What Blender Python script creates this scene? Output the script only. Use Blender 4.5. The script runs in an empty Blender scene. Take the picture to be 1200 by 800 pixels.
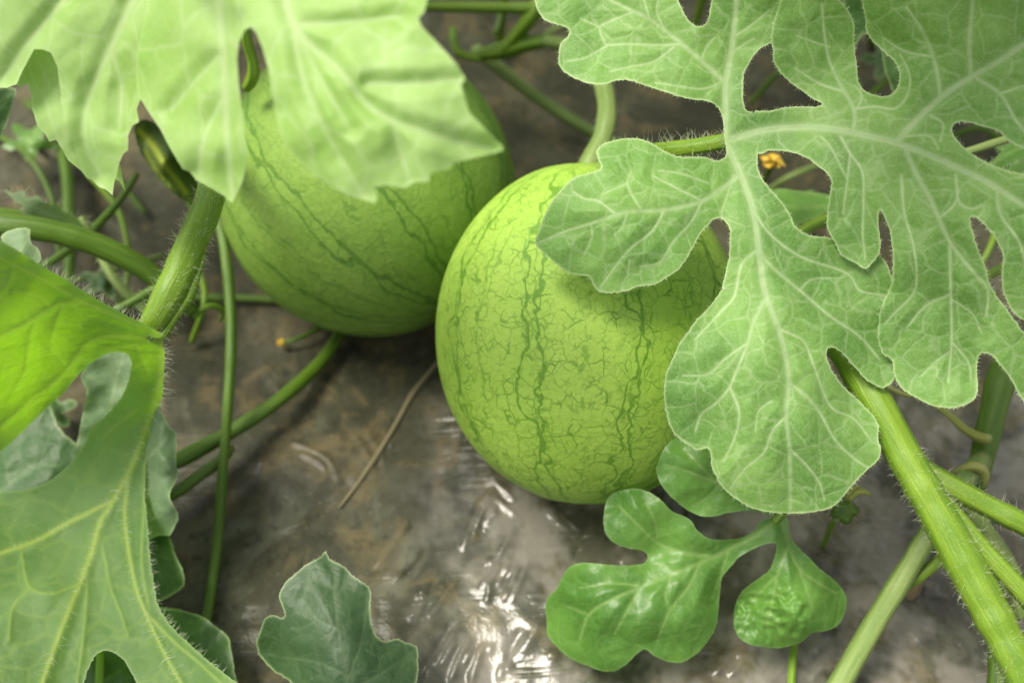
import bpy, math, random
import numpy as np
from mathutils import Vector, Matrix
from mathutils.geometry import delaunay_2d_cdt

rng = np.random.default_rng(7)
random.seed(7)
scene = bpy.context.scene
COL = scene.collection

# ------------------------------------------------------------------ camera
TILT = math.radians(35)            # away from straight down
DIST = 0.57                        # camera to ground along the view axis
LENS, SENSOR = 35.0, 36.0
FPX = 1200 * LENS / SENSOR
CAM = np.array([0, -DIST * math.sin(TILT), DIST * math.cos(TILT)])
FWD = np.array([0, math.sin(TILT), -math.cos(TILT)])
UPV = np.array([0, math.cos(TILT), math.sin(TILT)])
RGT = np.array([1.0, 0, 0])
cam_data = bpy.data.cameras.new('camera')
cam = bpy.data.objects.new('camera', cam_data)
COL.objects.link(cam)
cam.location = CAM
cam.rotation_euler = (TILT, 0, 0)
cam_data.lens = LENS
cam_data.sensor_width = SENSOR
cam_data.clip_start = 0.01
cam_data.clip_end = 500
cam_data.dof.use_dof = True
cam_data.dof.focus_distance = 0.385
cam_data.dof.aperture_fstop = 5.6
scene.camera = cam

# ------------------------------------------------------------------ light
SUN_ELEV, SUN_AZ = math.radians(65), math.radians(-82)   # azimuth from +y towards +x
world = bpy.data.worlds.new('World')
scene.world = world
world.use_nodes = True
wn = world.node_tree
wn.nodes.clear()
sky = wn.nodes.new('ShaderNodeTexSky')
sky.sky_type = 'NISHITA'
sky.sun_disc = False
sky.sun_elevation = SUN_ELEV
sky.sun_rotation = SUN_AZ
sky.air_density = 1.0
sky.dust_density = 4.0
hs = wn.nodes.new('ShaderNodeHueSaturation')
hs.inputs['Saturation'].default_value = 0.15
bg = wn.nodes.new('ShaderNodeBackground')
bg.inputs['Strength'].default_value = 0.062
wo = wn.nodes.new('ShaderNodeOutputWorld')
wn.links.new(sky.outputs[0], hs.inputs['Color'])
wn.links.new(hs.outputs[0], bg.inputs[0])
wn.links.new(bg.outputs[0], wo.inputs[0])
sd = bpy.data.lights.new('sun', 'SUN')
sd.energy = 1.5
sd.angle = math.radians(24)
sd.color = (1.0, 0.93, 0.78)
sun = bpy.data.objects.new('sun', sd)
COL.objects.link(sun)
sdir = Vector((math.cos(SUN_ELEV) * math.sin(SUN_AZ), math.cos(SUN_ELEV) * math.cos(SUN_AZ), math.sin(SUN_ELEV)))
sun.rotation_euler = sdir.to_track_quat('Z', 'Y').to_euler()
sun.location = sdir * 3
vs = scene.view_settings
vs.view_transform = 'Standard'
vs.look = 'None'
vs.gamma = 1
vs.use_curve_mapping = False
vs.exposure = 2.0
scene.cycles.max_bounces = 6
scene.cycles.diffuse_bounces = 3
scene.cycles.glossy_bounces = 2
scene.cycles.transmission_bounces = 3

# ------------------------------------------------------------------ helpers
def P(px, py, D):
    """a traced point at its own distance D (metres along the view axis)"""
    px, py, D = np.broadcast_arrays(np.asarray(px, float), np.asarray(py, float), np.asarray(D, float))
    u = (px - 600) / FPX
    v = (400 - py) / FPX
    return CAM + D[..., None] * (FWD + u[..., None] * RGT + v[..., None] * UPV)

def ground_D(px, py, z=0.0):
    v = (400 - np.asarray(py, float)) / FPX
    return (z - CAM[2]) / (FWD[2] + v * UPV[2])

def smooth(a, b, x):
    t = np.clip((x - a) / (b - a), 0, 1)
    return t * t * (3 - 2 * t)

def tps(ctrl):
    c = np.array(ctrl, float)
    xy = c[:, :2] / 400
    n = len(c)
    def U(r2):
        return np.where(r2 > 1e-12, r2 * np.log(np.maximum(r2, 1e-12)), 0)
    d2 = ((xy[:, None] - xy[None]) ** 2).sum(-1)
    A = np.zeros((n + 3, n + 3))
    A[:n, :n] = U(d2) + np.eye(n) * 1e-4
    A[:n, n] = 1; A[:n, n + 1:] = xy
    A[n, :n] = 1; A[n + 1:, :n] = xy.T
    w = np.linalg.solve(A, np.concatenate([c[:, 2], np.zeros(3)]))
    def f(p):
        q = np.asarray(p, float) / 400
        r2 = ((q[:, None] - xy[None]) ** 2).sum(-1)
        return U(r2) @ w[:n] + w[n] + q @ w[n + 1:]
    return f

def catmull(pts, step, closed=False):
    p = np.array(pts, float)
    n = len(p)
    out = []
    m = n if closed else n - 1
    for i in range(m):
        if closed:
            a, b, c, d = p[i - 1], p[i], p[(i + 1) % n], p[(i + 2) % n]
        else:
            b, c = p[i], p[i + 1]
            a = p[i - 1] if i > 0 else 2 * b - c
            d = p[i + 2] if i + 2 < n else 2 * c - b
        L = np.linalg.norm((c - b)[:2])
        k = max(1, int(math.ceil(L / step)))
        # centripetal
        def tj(t, u, v):
            return t + max(np.linalg.norm((v - u)[:2]), 1e-6) ** 0.5
        t0 = 0; t1 = tj(t0, a, b); t2 = tj(t1, b, c); t3 = tj(t2, c, d)
        for j in range(k):
            t = t1 + (t2 - t1) * j / k
            A1 = (t1 - t) / (t1 - t0) * a + (t - t0) / (t1 - t0) * b
            A2 = (t2 - t) / (t2 - t1) * b + (t - t1) / (t2 - t1) * c
            A3 = (t3 - t) / (t3 - t2) * c + (t - t2) / (t3 - t2) * d
            B1 = (t2 - t) / (t2 - t0) * A1 + (t - t0) / (t2 - t0) * A2
            B2 = (t3 - t) / (t3 - t1) * A2 + (t - t1) / (t3 - t1) * A3
            out.append((t2 - t) / (t2 - t1) * B1 + (t - t1) / (t2 - t1) * B2)
    if not closed:
        out.append(p[-1])
    return np.array(out)

def inside(poly, q):
    x, y = q[:, 0], q[:, 1]
    r = np.zeros(len(q), bool)
    a = poly; b = np.roll(poly, -1, 0)
    for (x1, y1), (x2, y2) in zip(a, b):
        if y1 == y2:
            continue
        m = ((y1 > y) != (y2 > y))
        r ^= m & (x < (x2 - x1) * (y - y1) / (y2 - y1) + x1)
    return r

def seg_dist(q, a, b):
    ab = b - a
    t = np.clip(((q - a) @ ab) / max(ab @ ab, 1e-9), 0, 1)
    return np.linalg.norm(q - a - t[:, None] * ab, axis=1), t

def wob(p, scale, seed):
    """smooth 2-D wobble, about -1..1"""
    r = np.random.default_rng(seed)
    v = np.zeros(len(p))
    for k in range(18):
        a = r.uniform(0, 2 * math.pi); f = r.uniform(0.45, 1.5) / scale * 2 * math.pi
        v += np.sin((p[:, 0] * math.cos(a) + p[:, 1] * math.sin(a)) * f + r.uniform(0, 6.28))
    return v / 6.5

def link(name, me, mat, parent=None):
    o = bpy.data.objects.new(name, me)
    COL.objects.link(o)
    if mat is not None:
        me.materials.append(mat)
    if parent is not None:
        o.parent = parent
        o.matrix_parent_inverse = root_world(parent).inverted()
    return o

def root_world(o):
    m = Matrix.LocRotScale(o.location, o.rotation_euler.to_quaternion(), o.scale)
    if o.parent is not None:
        return root_world(o.parent) @ o.matrix_parent_inverse @ m
    return m

def empty(name, loc, label, cat, group=None):
    o = bpy.data.objects.new(name, None)
    o.empty_display_size = 0.02
    COL.objects.link(o)
    o.location = tuple(loc)
    tag(o, label, cat, group)
    return o

def tag(o, label=None, cat=None, group=None, kind=None):
    if label: o['label'] = label
    if cat: o['category'] = cat
    if group: o['group'] = group
    if kind: o['kind'] = kind
    return o

def mesh_np(name, V, F, attrs=None, shade=True):
    me = bpy.data.meshes.new(name)
    V = np.asarray(V, np.float32)
    if isinstance(F, np.ndarray):
        k = F.shape[1]
        me.vertices.add(len(V)); me.vertices.foreach_set('co', V.ravel())
        me.loops.add(F.size); me.loops.foreach_set('vertex_index', F.astype(np.int32).ravel())
        me.polygons.add(len(F))
        me.polygons.foreach_set('loop_start', np.arange(0, F.size, k, dtype=np.int32))
        me.polygons.foreach_set('loop_total', np.full(len(F), k, np.int32))
        me.update(calc_edges=True); me.validate()
    else:
        me.from_pydata(V.tolist(), [], F); me.update()
    for n, a in (attrs or {}).items():
        a = np.asarray(a, np.float32)
        if a.ndim == 1:
            at = me.attributes.new(n, 'FLOAT', 'POINT'); at.data.foreach_set('value', a)
        else:
            at = me.attributes.new(n, 'FLOAT_VECTOR', 'POINT'); at.data.foreach_set('vector', a.ravel())
    if shade:
        me.polygons.foreach_set('use_smooth', np.ones(len(me.polygons), bool))
    return me

# ------------------------------------------------------------------ node helper
class NT:
    def __init__(self, name):
        self.m = bpy.data.materials.new(name)
        self.m.use_nodes = True
        self.t = self.m.node_tree
        self.t.nodes.clear()
        self.out = self.t.nodes.new('ShaderNodeOutputMaterial')
    def n(self, typ, **kw):
        nd = self.t.nodes.new('ShaderNode' + typ)
        for k, v in kw.items():
            setattr(nd, k, v)
        return nd
    def set(self, sock, v):
        if isinstance(v, bpy.types.NodeSocket):
            self.t.links.new(v, sock)
        elif isinstance(v, (tuple, list)) and len(v) == 3 and sock.type == 'RGBA':
            sock.default_value = (*v, 1)
        else:
            sock.default_value = v
    def math(self, op, a, b=None, c=None, clamp=False):
        nd = self.n('Math', operation=op, use_clamp=clamp)
        for i, v in enumerate((a, b, c)):
            if v is not None:
                self.set(nd.inputs[i], v)
        return nd.outputs[0]
    def vmath(self, op, a, b=None, s=None):
        nd = self.n('VectorMath', operation=op)
        self.set(nd.inputs[0], a)
        if b is not None: self.set(nd.inputs[1], b)
        if s is not None: self.set(nd.inputs['Scale'], s)
        return nd.outputs[0]
    def obj(self):
        return self.n('TexCoord').outputs['Object']
    def attr(self, name):
        return self.n('Attribute', attribute_name=name)
    def noise(self, v, scale, detail=3, rough=0.55, dist=0.0, col=False):
        nd = self.n('TexNoise')
        self.set(nd.inputs['Vector'], v)
        nd.inputs['Scale'].default_value = scale
        nd.inputs['Detail'].default_value = detail
        nd.inputs['Roughness'].default_value = rough
        nd.inputs['Distortion'].default_value = dist
        return nd.outputs['Color' if col else 'Fac']
    def vor(self, v, scale, feature='DISTANCE_TO_EDGE', rnd=1.0):
        nd = self.n('TexVoronoi', feature=feature)
        self.set(nd.inputs['Vector'], v)
        nd.inputs['Scale'].default_value = scale
        nd.inputs['Randomness'].default_value = rnd
        return nd.outputs['Distance']
    def ss(self, x, a, b, lo=0.0, hi=1.0):
        nd = self.n('MapRange', interpolation_type='SMOOTHSTEP', clamp=True)
        self.set(nd.inputs['Value'], x)
        nd.inputs['From Min'].default_value = a
        nd.inputs['From Max'].default_value = b
        nd.inputs['To Min'].default_value = lo
        nd.inputs['To Max'].default_value = hi
        return nd.outputs[0]
    def mix(self, f, a, b, blend='MIX'):
        nd = self.n('Mix', data_type='RGBA', blend_type=blend)
        self.set(nd.inputs[0], f)
        self.set(nd.inputs[6], a)
        self.set(nd.inputs[7], b)
        return nd.outputs[2]
    def bump(self, h, strength, dist, normal=None):
        nd = self.n('Bump')
        nd.inputs['Strength'].default_value = strength
        nd.inputs['Distance'].default_value = dist
        self.set(nd.inputs['Height'], h)
        if normal is not None: self.set(nd.inputs['Normal'], normal)
        return nd.outputs[0]
    def principled(self, color, rough=0.5, spec=0.5, normal=None, **kw):
        nd = self.n('BsdfPrincipled')
        self.set(nd.inputs['Base Color'], color)
        self.set(nd.inputs['Roughness'], rough)
        self.set(nd.inputs['Specular IOR Level'], spec)
        if normal is not None: self.set(nd.inputs['Normal'], normal)
        for k, v in kw.items():
            self.set(nd.inputs[k.replace('_', ' ')], v)
        return nd.outputs[0]
    def surf(self, s):
        self.t.links.new(s, self.out.inputs['Surface'])
        return self.m

def leaf_mat(name, dark, light, vein, trans, tfac=0.4, net=1.0, stip=0.5, rough=0.55, spec=0.35,
             bumps=1.0, groove=True, scale=85, margin=(0.45, 0.55, 0.28), medge=0.4):
    m = NT(name)
    co = m.obj()
    w = m.vmath('SUBTRACT', m.noise(co, 110, 2, col=True), (0.5, 0.5, 0.5))
    cw = m.vmath('ADD', co, m.vmath('SCALE', w, s=0.0045))
    v1 = m.vor(cw, scale)
    v2 = m.vor(cw, scale * 2.6)
    l1 = m.ss(v1, 0.006, 0.060, 1, 0)
    l2 = m.ss(v2, 0.01, 0.10, 1, 0)
    vein_a = m.attr('vein').outputs['Fac']
    core = m.attr('core').outputs['Fac']
    edge = m.attr('edge').outputs['Fac']
    vm = m.math('MAXIMUM', vein_a, m.math('MULTIPLY', l1, 0.26 * net))
    vm = m.math('MAXIMUM', vm, m.math('MULTIPLY', l2, 0.09 * net))
    big = m.ss(m.noise(co, 26, 2), 0.33, 0.68)
    fine = m.noise(co, 2400, 2, 0.7)
    mid = m.noise(co, 520, 3, 0.7)
    c = m.mix(big, dark, light)
    c = m.mix(m.ss(mid, 0.42, 0.75, 0, 0.28), c, m.mix(0.35, light, vein))
    c = m.mix(m.math('MULTIPLY', m.ss(fine, 0.52, 0.68), 0.55 * stip), c, vein)
    c = m.mix(m.math('MULTIPLY', vm, 0.85), c, vein)
    if groove:
        c = m.mix(m.math('MULTIPLY', core, 0.5), c, dark)
    c = m.mix(m.math('MULTIPLY', edge, medge), c, margin)
    t = m.mix(m.math('MULTIPLY', vm, 0.8), trans, m.mix(0.5, trans, vein))
    h = m.math('MULTIPLY', m.ss(v1, 0, 0.32), 0.55)
    h = m.math('ADD', h, m.math('MULTIPLY', m.ss(v2, 0, 0.3), 0.15))
    h = m.math('ADD', h, m.math('MULTIPLY', fine, 0.24 * stip))
    h = m.math('ADD', h, m.math('MULTIPLY', mid, 0.16))
    nb = m.bump(h, 0.5 * bumps, 0.0008)
    pr = m.principled(c, rough, spec, nb)
    tr = m.n('BsdfTranslucent')
    m.set(tr.inputs['Color'], t)
    m.t.links.new(nb, tr.inputs['Normal'])
    mx = m.n('MixShader')
    mx.inputs[0].default_value = tfac
    m.t.links.new(pr, mx.inputs[1]); m.t.links.new(tr.outputs[0], mx.inputs[2])
    return m.surf(mx.outputs[0])

def stem_mat(name, dark, light, pale, rough=0.45, tfac=0.12):
    m = NT(name)
    st = m.attr('stco').outputs['Vector']
    a = m.noise(st, 1.0, 3)
    b = m.noise(st, 3.2, 3, 0.65)
    g = m.noise(m.obj(), 900, 3, 0.7)
    c = m.mix(m.ss(a, 0.35, 0.65), dark, light)
    c = m.mix(m.ss(b, 0.50, 0.75, 0, 0.4), c, pale)
    c = m.mix(m.ss(g, 0.56, 0.70, 0, 0.4), c, pale)
    nb = m.bump(m.math('ADD', b, m.math('MULTIPLY', g, 0.5)), 0.45, 0.0007)
    pr = m.principled(c, rough, 0.4, nb)
    tr = m.n('BsdfTranslucent'); m.set(tr.inputs['Color'], light)
    mx = m.n('MixShader'); mx.inputs[0].default_value = tfac
    m.t.links.new(pr, mx.inputs[1]); m.t.links.new(tr.outputs[0], mx.inputs[2])
    return m.surf(mx.outputs[0])

# ------------------------------------------------------------------ materials
MAT = {}
MAT['hero'] = leaf_mat('leaf_grey_green', (0.078, 0.190, 0.030), (0.140, 0.275, 0.054), (0.48, 0.57, 0.34), (0.21, 0.42, 0.03), 0.30, 0.8, 0.55, medge=0.7, bumps=1.3, spec=0.3)
MAT['pale'] = leaf_mat('leaf_pale_young', (0.235, 0.395, 0.085), (0.315, 0.465, 0.160), (0.5376, 0.6216, 0.3864), (0.4368, 0.672, 0.1512), 0.42, 1.0, 0.2, rough=0.55, spec=0.25, scale=55, bumps=0.6)
MAT['under'] = leaf_mat('leaf_underside', (0.074, 0.160, 0.048), (0.134, 0.236, 0.088), (0.36, 0.468, 0.099), (0.27, 0.54, 0.010), 0.55, 0.8, 0.45, groove=False, scale=60, spec=0.25, bumps=1.3)
MAT['young'] = leaf_mat('leaf_young_smooth', (0.048, 0.142, 0.018), (0.106, 0.240, 0.036), (0.30, 0.43, 0.14), (0.20, 0.44, 0.02), 0.32, 0.5, 0.25, rough=0.40, spec=0.45, bumps=1.0, scale=90, medge=0.15)
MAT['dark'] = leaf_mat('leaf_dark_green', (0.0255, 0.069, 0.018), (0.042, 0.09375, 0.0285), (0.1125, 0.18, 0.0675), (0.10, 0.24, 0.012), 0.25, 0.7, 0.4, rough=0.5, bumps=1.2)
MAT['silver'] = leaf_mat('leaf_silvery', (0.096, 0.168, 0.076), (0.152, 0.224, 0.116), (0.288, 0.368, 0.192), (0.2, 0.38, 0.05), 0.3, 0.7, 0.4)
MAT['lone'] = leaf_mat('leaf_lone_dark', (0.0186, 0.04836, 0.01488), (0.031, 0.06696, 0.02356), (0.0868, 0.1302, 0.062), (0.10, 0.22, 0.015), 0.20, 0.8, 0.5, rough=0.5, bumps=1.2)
MAT['stem'] = stem_mat('stem_bright_green', (0.09, 0.18, 0.009), (0.15, 0.2475, 0.015), (0.24, 0.33, 0.045))
MAT['stem_pale'] = stem_mat('stem_pale_green', (0.1275, 0.2025, 0.045), (0.195, 0.27, 0.075), (0.315, 0.36, 0.15))
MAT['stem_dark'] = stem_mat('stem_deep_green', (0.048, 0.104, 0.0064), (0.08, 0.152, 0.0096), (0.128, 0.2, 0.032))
MAT['tendril'] = stem_mat('tendril_yellow', (0.225, 0.255, 0.045), (0.315, 0.33, 0.09), (0.39, 0.375, 0.18))
MAT['dry'] = stem_mat('dry_brown', (0.17, 0.145, 0.075), (0.22, 0.19, 0.105), (0.26, 0.225, 0.13), 0.7)

def hair_mat():
    m = NT('plant_hair')
    pr = m.principled((0.72, 0.76, 0.58), 0.4, 0.5)
    tr = m.n('BsdfTranslucent'); m.set(tr.inputs['Color'], (0.8, 0.85, 0.65))
    mx = m.n('MixShader'); mx.inputs[0].default_value = 0.5
    m.t.links.new(pr, mx.inputs[1]); m.t.links.new(tr.outputs[0], mx.inputs[2])
    return m.surf(mx.outputs[0])
MAT['hair'] = hair_mat()

def rind_mat(name, stripes, phase, base_d, base_l, line, amp=1.0, finenet=1.0, wmax=0.075, nearnet=1.0):
    """object space: z is the fruit's axis, scaled so that the equator has radius 1"""
    m = NT(name)
    co = m.obj()
    sp = m.n('SeparateXYZ'); m.set(sp.inputs[0], co)
    x, y, z = sp.outputs
    th = m.math('ARCTAN2', y, x)
    n1 = m.math('SUBTRACT', m.noise(co, 2.2, 2), 0.5)
    n2 = m.math('SUBTRACT', m.noise(co, 7.0, 3, 0.6), 0.5)
    n3 = m.math('SUBTRACT', m.noise(co, 24.0, 3, 0.6), 0.5)
    u = m.math('MULTIPLY', th, stripes / (2 * math.pi))
    u = m.math('ADD', u, m.math('MULTIPLY', n1, 0.34 * amp))
    u = m.math('ADD', u, m.math('MULTIPLY', n2, 0.16 * amp))
    u = m.math('ADD', u, m.math('MULTIPLY', n3, 0.07 * amp))
    u = m.math('ADD', u, phase)
    d = m.math('SUBTRACT', m.math('FRACT', u), 0.5)
    rr = m.math('SQRT', m.math('MAXIMUM', m.math('ADD', m.math('MULTIPLY', x, x), m.math('MULTIPLY', y, y)), 0.0001))
    dd = m.math('MULTIPLY', m.math('ABSOLUTE', d), m.math('MULTIPLY', rr, 2 * math.pi / stripes))
    wn_ = m.noise(co, 4.5, 2)
    w = m.ss(wn_, 0.36, 0.66, 0.008, wmax)
    dl = m.math('ABSOLUTE', m.math('SUBTRACT', dd, w))
    thick = m.ss(m.noise(co, 13, 3), 0.3, 0.7, 0.35, 1.25)
    line1 = m.ss(m.math('DIVIDE', dl, thick), 0.006, 0.022, 1, 0)
    # net of finer veins, strongest beside the stripes
    wv = m.vmath('SUBTRACT', m.noise(co, 9, 2, col=True), (0.5, 0.5, 0.5))
    cw = m.vmath('ADD', co, m.vmath('SCALE', wv, s=0.075))
    e1 = m.vor(cw, 7.5)
    e2 = m.vor(cw, 16.0)
    near = m.ss(dd, 0.05, 0.19, 1, 0)
    k1 = m.ss(m.noise(co, 7, 2), 0.36, 0.54)
    k2 = m.ss(m.noise(co, 8, 3), 0.42, 0.60)
    k3 = m.ss(m.noise(co, 13, 3), 0.40, 0.62)
    net1 = m.math('MULTIPLY', m.math('MULTIPLY', m.ss(e1, 0.012, 0.050, 1, 0), k1), m.math('MULTIPLY', near, 0.62 * nearnet))
    net1b = m.math('MULTIPLY', m.math('MULTIPLY', m.ss(e1, 0.008, 0.042, 1, 0), k2), 0.46 * finenet)
    net2 = m.math('MULTIPLY', m.math('MULTIPLY', m.ss(e2, 0.012, 0.085, 1, 0), k3), 0.34 * finenet)
    d2 = m.math('SUBTRACT', m.math('FRACT', m.math('ADD', m.math('ADD', u, 0.5), m.math('MULTIPLY', n2, 0.14))), 0.5)
    dd2 = m.math('MULTIPLY', m.math('ABSOLUTE', d2), m.math('MULTIPLY', rr, 2 * math.pi / stripes))
    dl2 = m.math('ABSOLUTE', m.math('SUBTRACT', dd2, m.math('MULTIPLY', w, 0.55)))
    line2 = m.math('MULTIPLY', m.ss(m.math('DIVIDE', dl2, thick), 0.005, 0.019, 1, 0), m.ss(m.noise(co, 5, 2), 0.46, 0.58))
    line1 = m.math('MAXIMUM', line1, m.math('MULTIPLY', line2, 0.62))
    lm = m.math('MAXIMUM', m.math('MULTIPLY', line1, 0.88), m.math('MAXIMUM', net1, m.math('MAXIMUM', net1b, net2)))
    lm = m.math('MULTIPLY', lm, m.ss(m.math('ABSOLUTE', z), 1.12, 0.9, 0.3, 1))
    mott = m.noise(co, 18, 4, 0.65)
    spk = m.noise(co, 62, 3, 0.7)
    c = m.mix(m.ss(m.noise(co, 1.6, 2), 0.3, 0.7), base_d, base_l)
    c = m.mix(m.ss(m.noise(co, 34, 3, 0.6), 0.50, 0.72, 0, 0.42), c, m.mix(0.5, base_d, line))
    c = m.mix(m.ss(spk, 0.52, 0.70, 0, 0.30), c, base_l)
    c = m.mix(m.ss(dd, 0.05, 0.16, 0.22, 0), c, m.mix(0.35, base_d, line))
    c = m.mix(lm, c, line)
    bl = m.ss(m.noise(co, 90, 3, 0.75), 0.5, 0.75, 0, 0.12)
    c = m.mix(bl, c, (0.6, 0.66, 0.42))
    nb = m.bump(m.math('SUBTRACT', m.math('ADD', m.math('MULTIPLY', mott, 0.6), m.math('MULTIPLY', spk, 0.12)), m.math('MULTIPLY', lm, 0.35)), 0.16, 0.02)
    return m.surf(m.principled(c, m.ss(mott, 0.3, 0.7, 0.50, 0.64), 0.28, nb))

# ------------------------------------------------------------------ builders
def blade(patches, veins, ctrl, parent, mat, step=3.0, lift=None, ripple=0.0009, rip_scale=60,
          rib=0.0, quilt=0.0, seed=1, name='blade', edge_w=2.2, curl=0.0, jitter=0.35, sharp=False, seam=None):
    """patches: list of (outline, extra(px)->depth offset or None, seam points)"""
    f = tps(ctrl)
    VV, FF, AV, AC, AE = [], [], [], [], []
    base = 0
    outlines = []
    for outl, extra in patches:
        o = catmull(outl, step * 1.15, closed=True)
        if sharp:
            o = np.array(outl, float); o2 = []
            for a, b in zip(o, np.roll(o, -1, 0)):
                k = max(1, int(np.linalg.norm(b - a) / (step * 1.2)))
                o2 += [a + (b - a) * t / k for t in range(k)]
            o = np.array(o2)
        r = np.random.default_rng(seed)
        o = o + r.normal(0, jitter, o.shape)
        keep = [0]
        for i in range(1, len(o)):
            if np.linalg.norm(o[i] - o[keep[-1]]) > 0.7: keep.append(i)
        o = o[keep]
        lo, hi = o.min(0), o.max(0)
        gx, gy = np.meshgrid(np.arange(lo[0], hi[0], step), np.arange(lo[1], hi[1], step * 0.87))
        gx = gx + (np.arange(gx.shape[0])[:, None] % 2) * step * 0.5
        g = np.stack([gx.ravel(), gy.ravel()], 1) + r.normal(0, step * 0.08, (gx.size, 2))
        g = g[inside(o, g)]
        de = np.full(len(g), 1e9)
        for a, b in zip(o, np.roll(o, -1, 0)):
            mk = (np.abs(g[:, 0] - (a[0] + b[0]) / 2) < 22) & (np.abs(g[:, 1] - (a[1] + b[1]) / 2) < 22)
            if mk.any():
                d, _ = seg_dist(g[mk], a, b)
                de[mk] = np.minimum(de[mk], d)
        m = de > step * 0.55
        g, de = g[m], de[m]
        q = np.concatenate([o, g]); de = np.concatenate([np.zeros(len(o)), de])
        n = len(o)
        res = delaunay_2d_cdt([Vector(p) for p in q.tolist()], [(i, (i + 1) % n) for i in range(n)], [], 0, 1e-6)
        vs_, fs_ = res[0], res[2]
        q2 = np.array([v[:] for v in vs_])
        if len(q2) != len(q):
            src = [s[0] if s else -1 for s in res[3]]
            de = np.array([de[s] if s >= 0 else 0.0 for s in src])
        F = np.array([t for t in fs_ if len(t) == 3], np.int64)
        cen = q2[F].mean(1)
        F = F[inside(o, cen)]
        dvn = np.full(len(q2), 1e3)
        vein = np.zeros(len(q2)); core = np.zeros(len(q2)); rel = np.zeros(len(q2))
        for pts, w0, w1 in veins:
            pl = catmull(pts, 6)
            L = max(len(pl) - 1, 1)
            for i in range(len(pl) - 1):
                a, b = pl[i], pl[i + 1]
                w = w0 + (w1 - w0) * i / L
                R = max(3.2 * w + 6, 26 if quilt else 0)
                mk = np.where((np.abs(q2[:, 0] - (a[0] + b[0]) / 2) < R + 5) & (np.abs(q2[:, 1] - (a[1] + b[1]) / 2) < R + 5))[0]
                if len(mk) == 0: continue
                d, _ = seg_dist(q2[mk], a, b)
                dvn[mk] = np.minimum(dvn[mk], d)
                s = min(1.0, 0.36 + w / 7)
                vein[mk] = np.maximum(vein[mk], s * (0.72 * np.exp(-(d / (0.46 * w + 0.25)) ** 2) + 0.22 * np.exp(-(d / (1.3 * w)) ** 2)))
                core[mk] = np.maximum(core[mk], (s if w > 2.6 else 0) * np.exp(-(d / (0.28 * w + 0.35)) ** 2))
                rel[mk] = np.maximum(rel[mk], min(1, w / 5) * np.exp(-(d / (1.5 * w + 1)) ** 2))
        D = f(q2)
        if extra is not None: D = D + extra(q2)
        D = D + ripple * wob(q2, rip_scale, seed + 5) + ripple * 0.12 * wob(q2, rip_scale * 0.35, seed + 9)
        if quilt: D = D - quilt * smooth(0, 22, dvn)
        D = D - rib * rel
        if curl: D = D + curl * np.exp(-(de / 9.0) ** 2)
        VV.append(P(q2[:, 0], q2[:, 1], D)); FF.append(F + base); base += len(q2)
        AV.append(vein); AC.append(core); ae = np.exp(-(np.minimum(de, 60) / edge_w) ** 2)
        if seam is not None:
            ae[(q2[:, 0] > seam[0]) & (q2[:, 0] < seam[2]) & (q2[:, 1] > seam[1]) & (q2[:, 1] < seam[3])] = 0
        AE.append(ae)
        outlines.append((o, D[:n] if len(q2) == len(q) else None, extra))
    me = mesh_np(name, np.concatenate(VV), np.concatenate(FF),
                 {'vein': np.concatenate(AV), 'core': np.concatenate(AC), 'edge': np.concatenate(AE)})
    # all faces towards the upper side
    ob = link(name, me, mat, parent)
    ob['_f'] = 0
    del ob['_f']
    return ob, f, outlines

def tube(path, parent, mat, name='stem', ridge=0.06, ridges=5, seg=18, step=5, pxw=True, seed=0, wig=0.0):
    """path: (px, py, D, width in px of the photograph)"""
    p = catmull(path, step)
    if wig:
        p[:, 0] += wig * wob(p[:, :2], 90, seed + 1)
        p[:, 1] += wig * wob(p[:, :2], 90, seed + 2)
    X = P(p[:, 0], p[:, 1], p[:, 2])
    R = p[:, 3] / 2 * p[:, 2] / FPX
    n = len(X)
    T = np.gradient(X, axis=0); T /= np.linalg.norm(T, axis=1)[:, None]
    N = np.zeros_like(X)
    a = np.cross(T[0], [0.3, 0.2, 0.9]); N[0] = a / np.linalg.norm(a)
    for i in range(1, n):
        v = N[i - 1] - T[i] * (N[i - 1] @ T[i]); N[i] = v / np.linalg.norm(v)
    B = np.cross(T, N)
    ph = np.arange(seg) / seg * 2 * math.pi
    rr = 1 + ridge * np.cos(ridges * ph)
    r2 = np.random.default_rng(seed + 11)
    lump = 1 + 0.03 * np.interp(np.arange(n), np.arange(0, n + 4, 4), r2.normal(0, 1, len(np.arange(0, n + 4, 4))))
    V = X[:, None] + (R * lump)[:, None, None] * rr[None, :, None] * (np.cos(ph)[None, :, None] * N[:, None] + np.sin(ph)[None, :, None] * B[:, None])
    ln = np.concatenate([[0], np.cumsum(np.linalg.norm(np.diff(X, axis=0), axis=1))])
    st = np.zeros((n, seg, 3))
    st[..., 0] = np.cos(ph) * 2.2; st[..., 1] = np.sin(ph) * 2.2; st[..., 2] = ln[:, None] * 22 + seed * 3.1
    V = V.reshape(-1, 3); st = st.reshape(-1, 3)
    i, j = np.meshgrid(np.arange(n - 1), np.arange(seg), indexing='ij')
    a = i * seg + j; b = i * seg + (j + 1) % seg
    F = np.stack([a, b, b + seg, a + seg], -1).reshape(-1, 4).tolist()
    # domed ends
    V = V.tolist(); st = st.tolist()
    for k, s in ((0, -1), (n - 1, 1)):
        V.append((X[k] + s * T[k] * R[k] * 0.55).tolist()); st.append([0, 0, float(ln[k]) * 22])
        c = len(V) - 1
        for jj in range(seg):
            e = (k * seg + jj, k * seg + (jj + 1) % seg)
            F.append([c, e[1], e[0]] if s < 0 else [c, e[0], e[1]])
    me = mesh_np(name, np.array(V), F, {'stco': np.array(st)})
    ob = link(name, me, mat, parent)
    return ob, (X, T, N, B, R)

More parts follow.
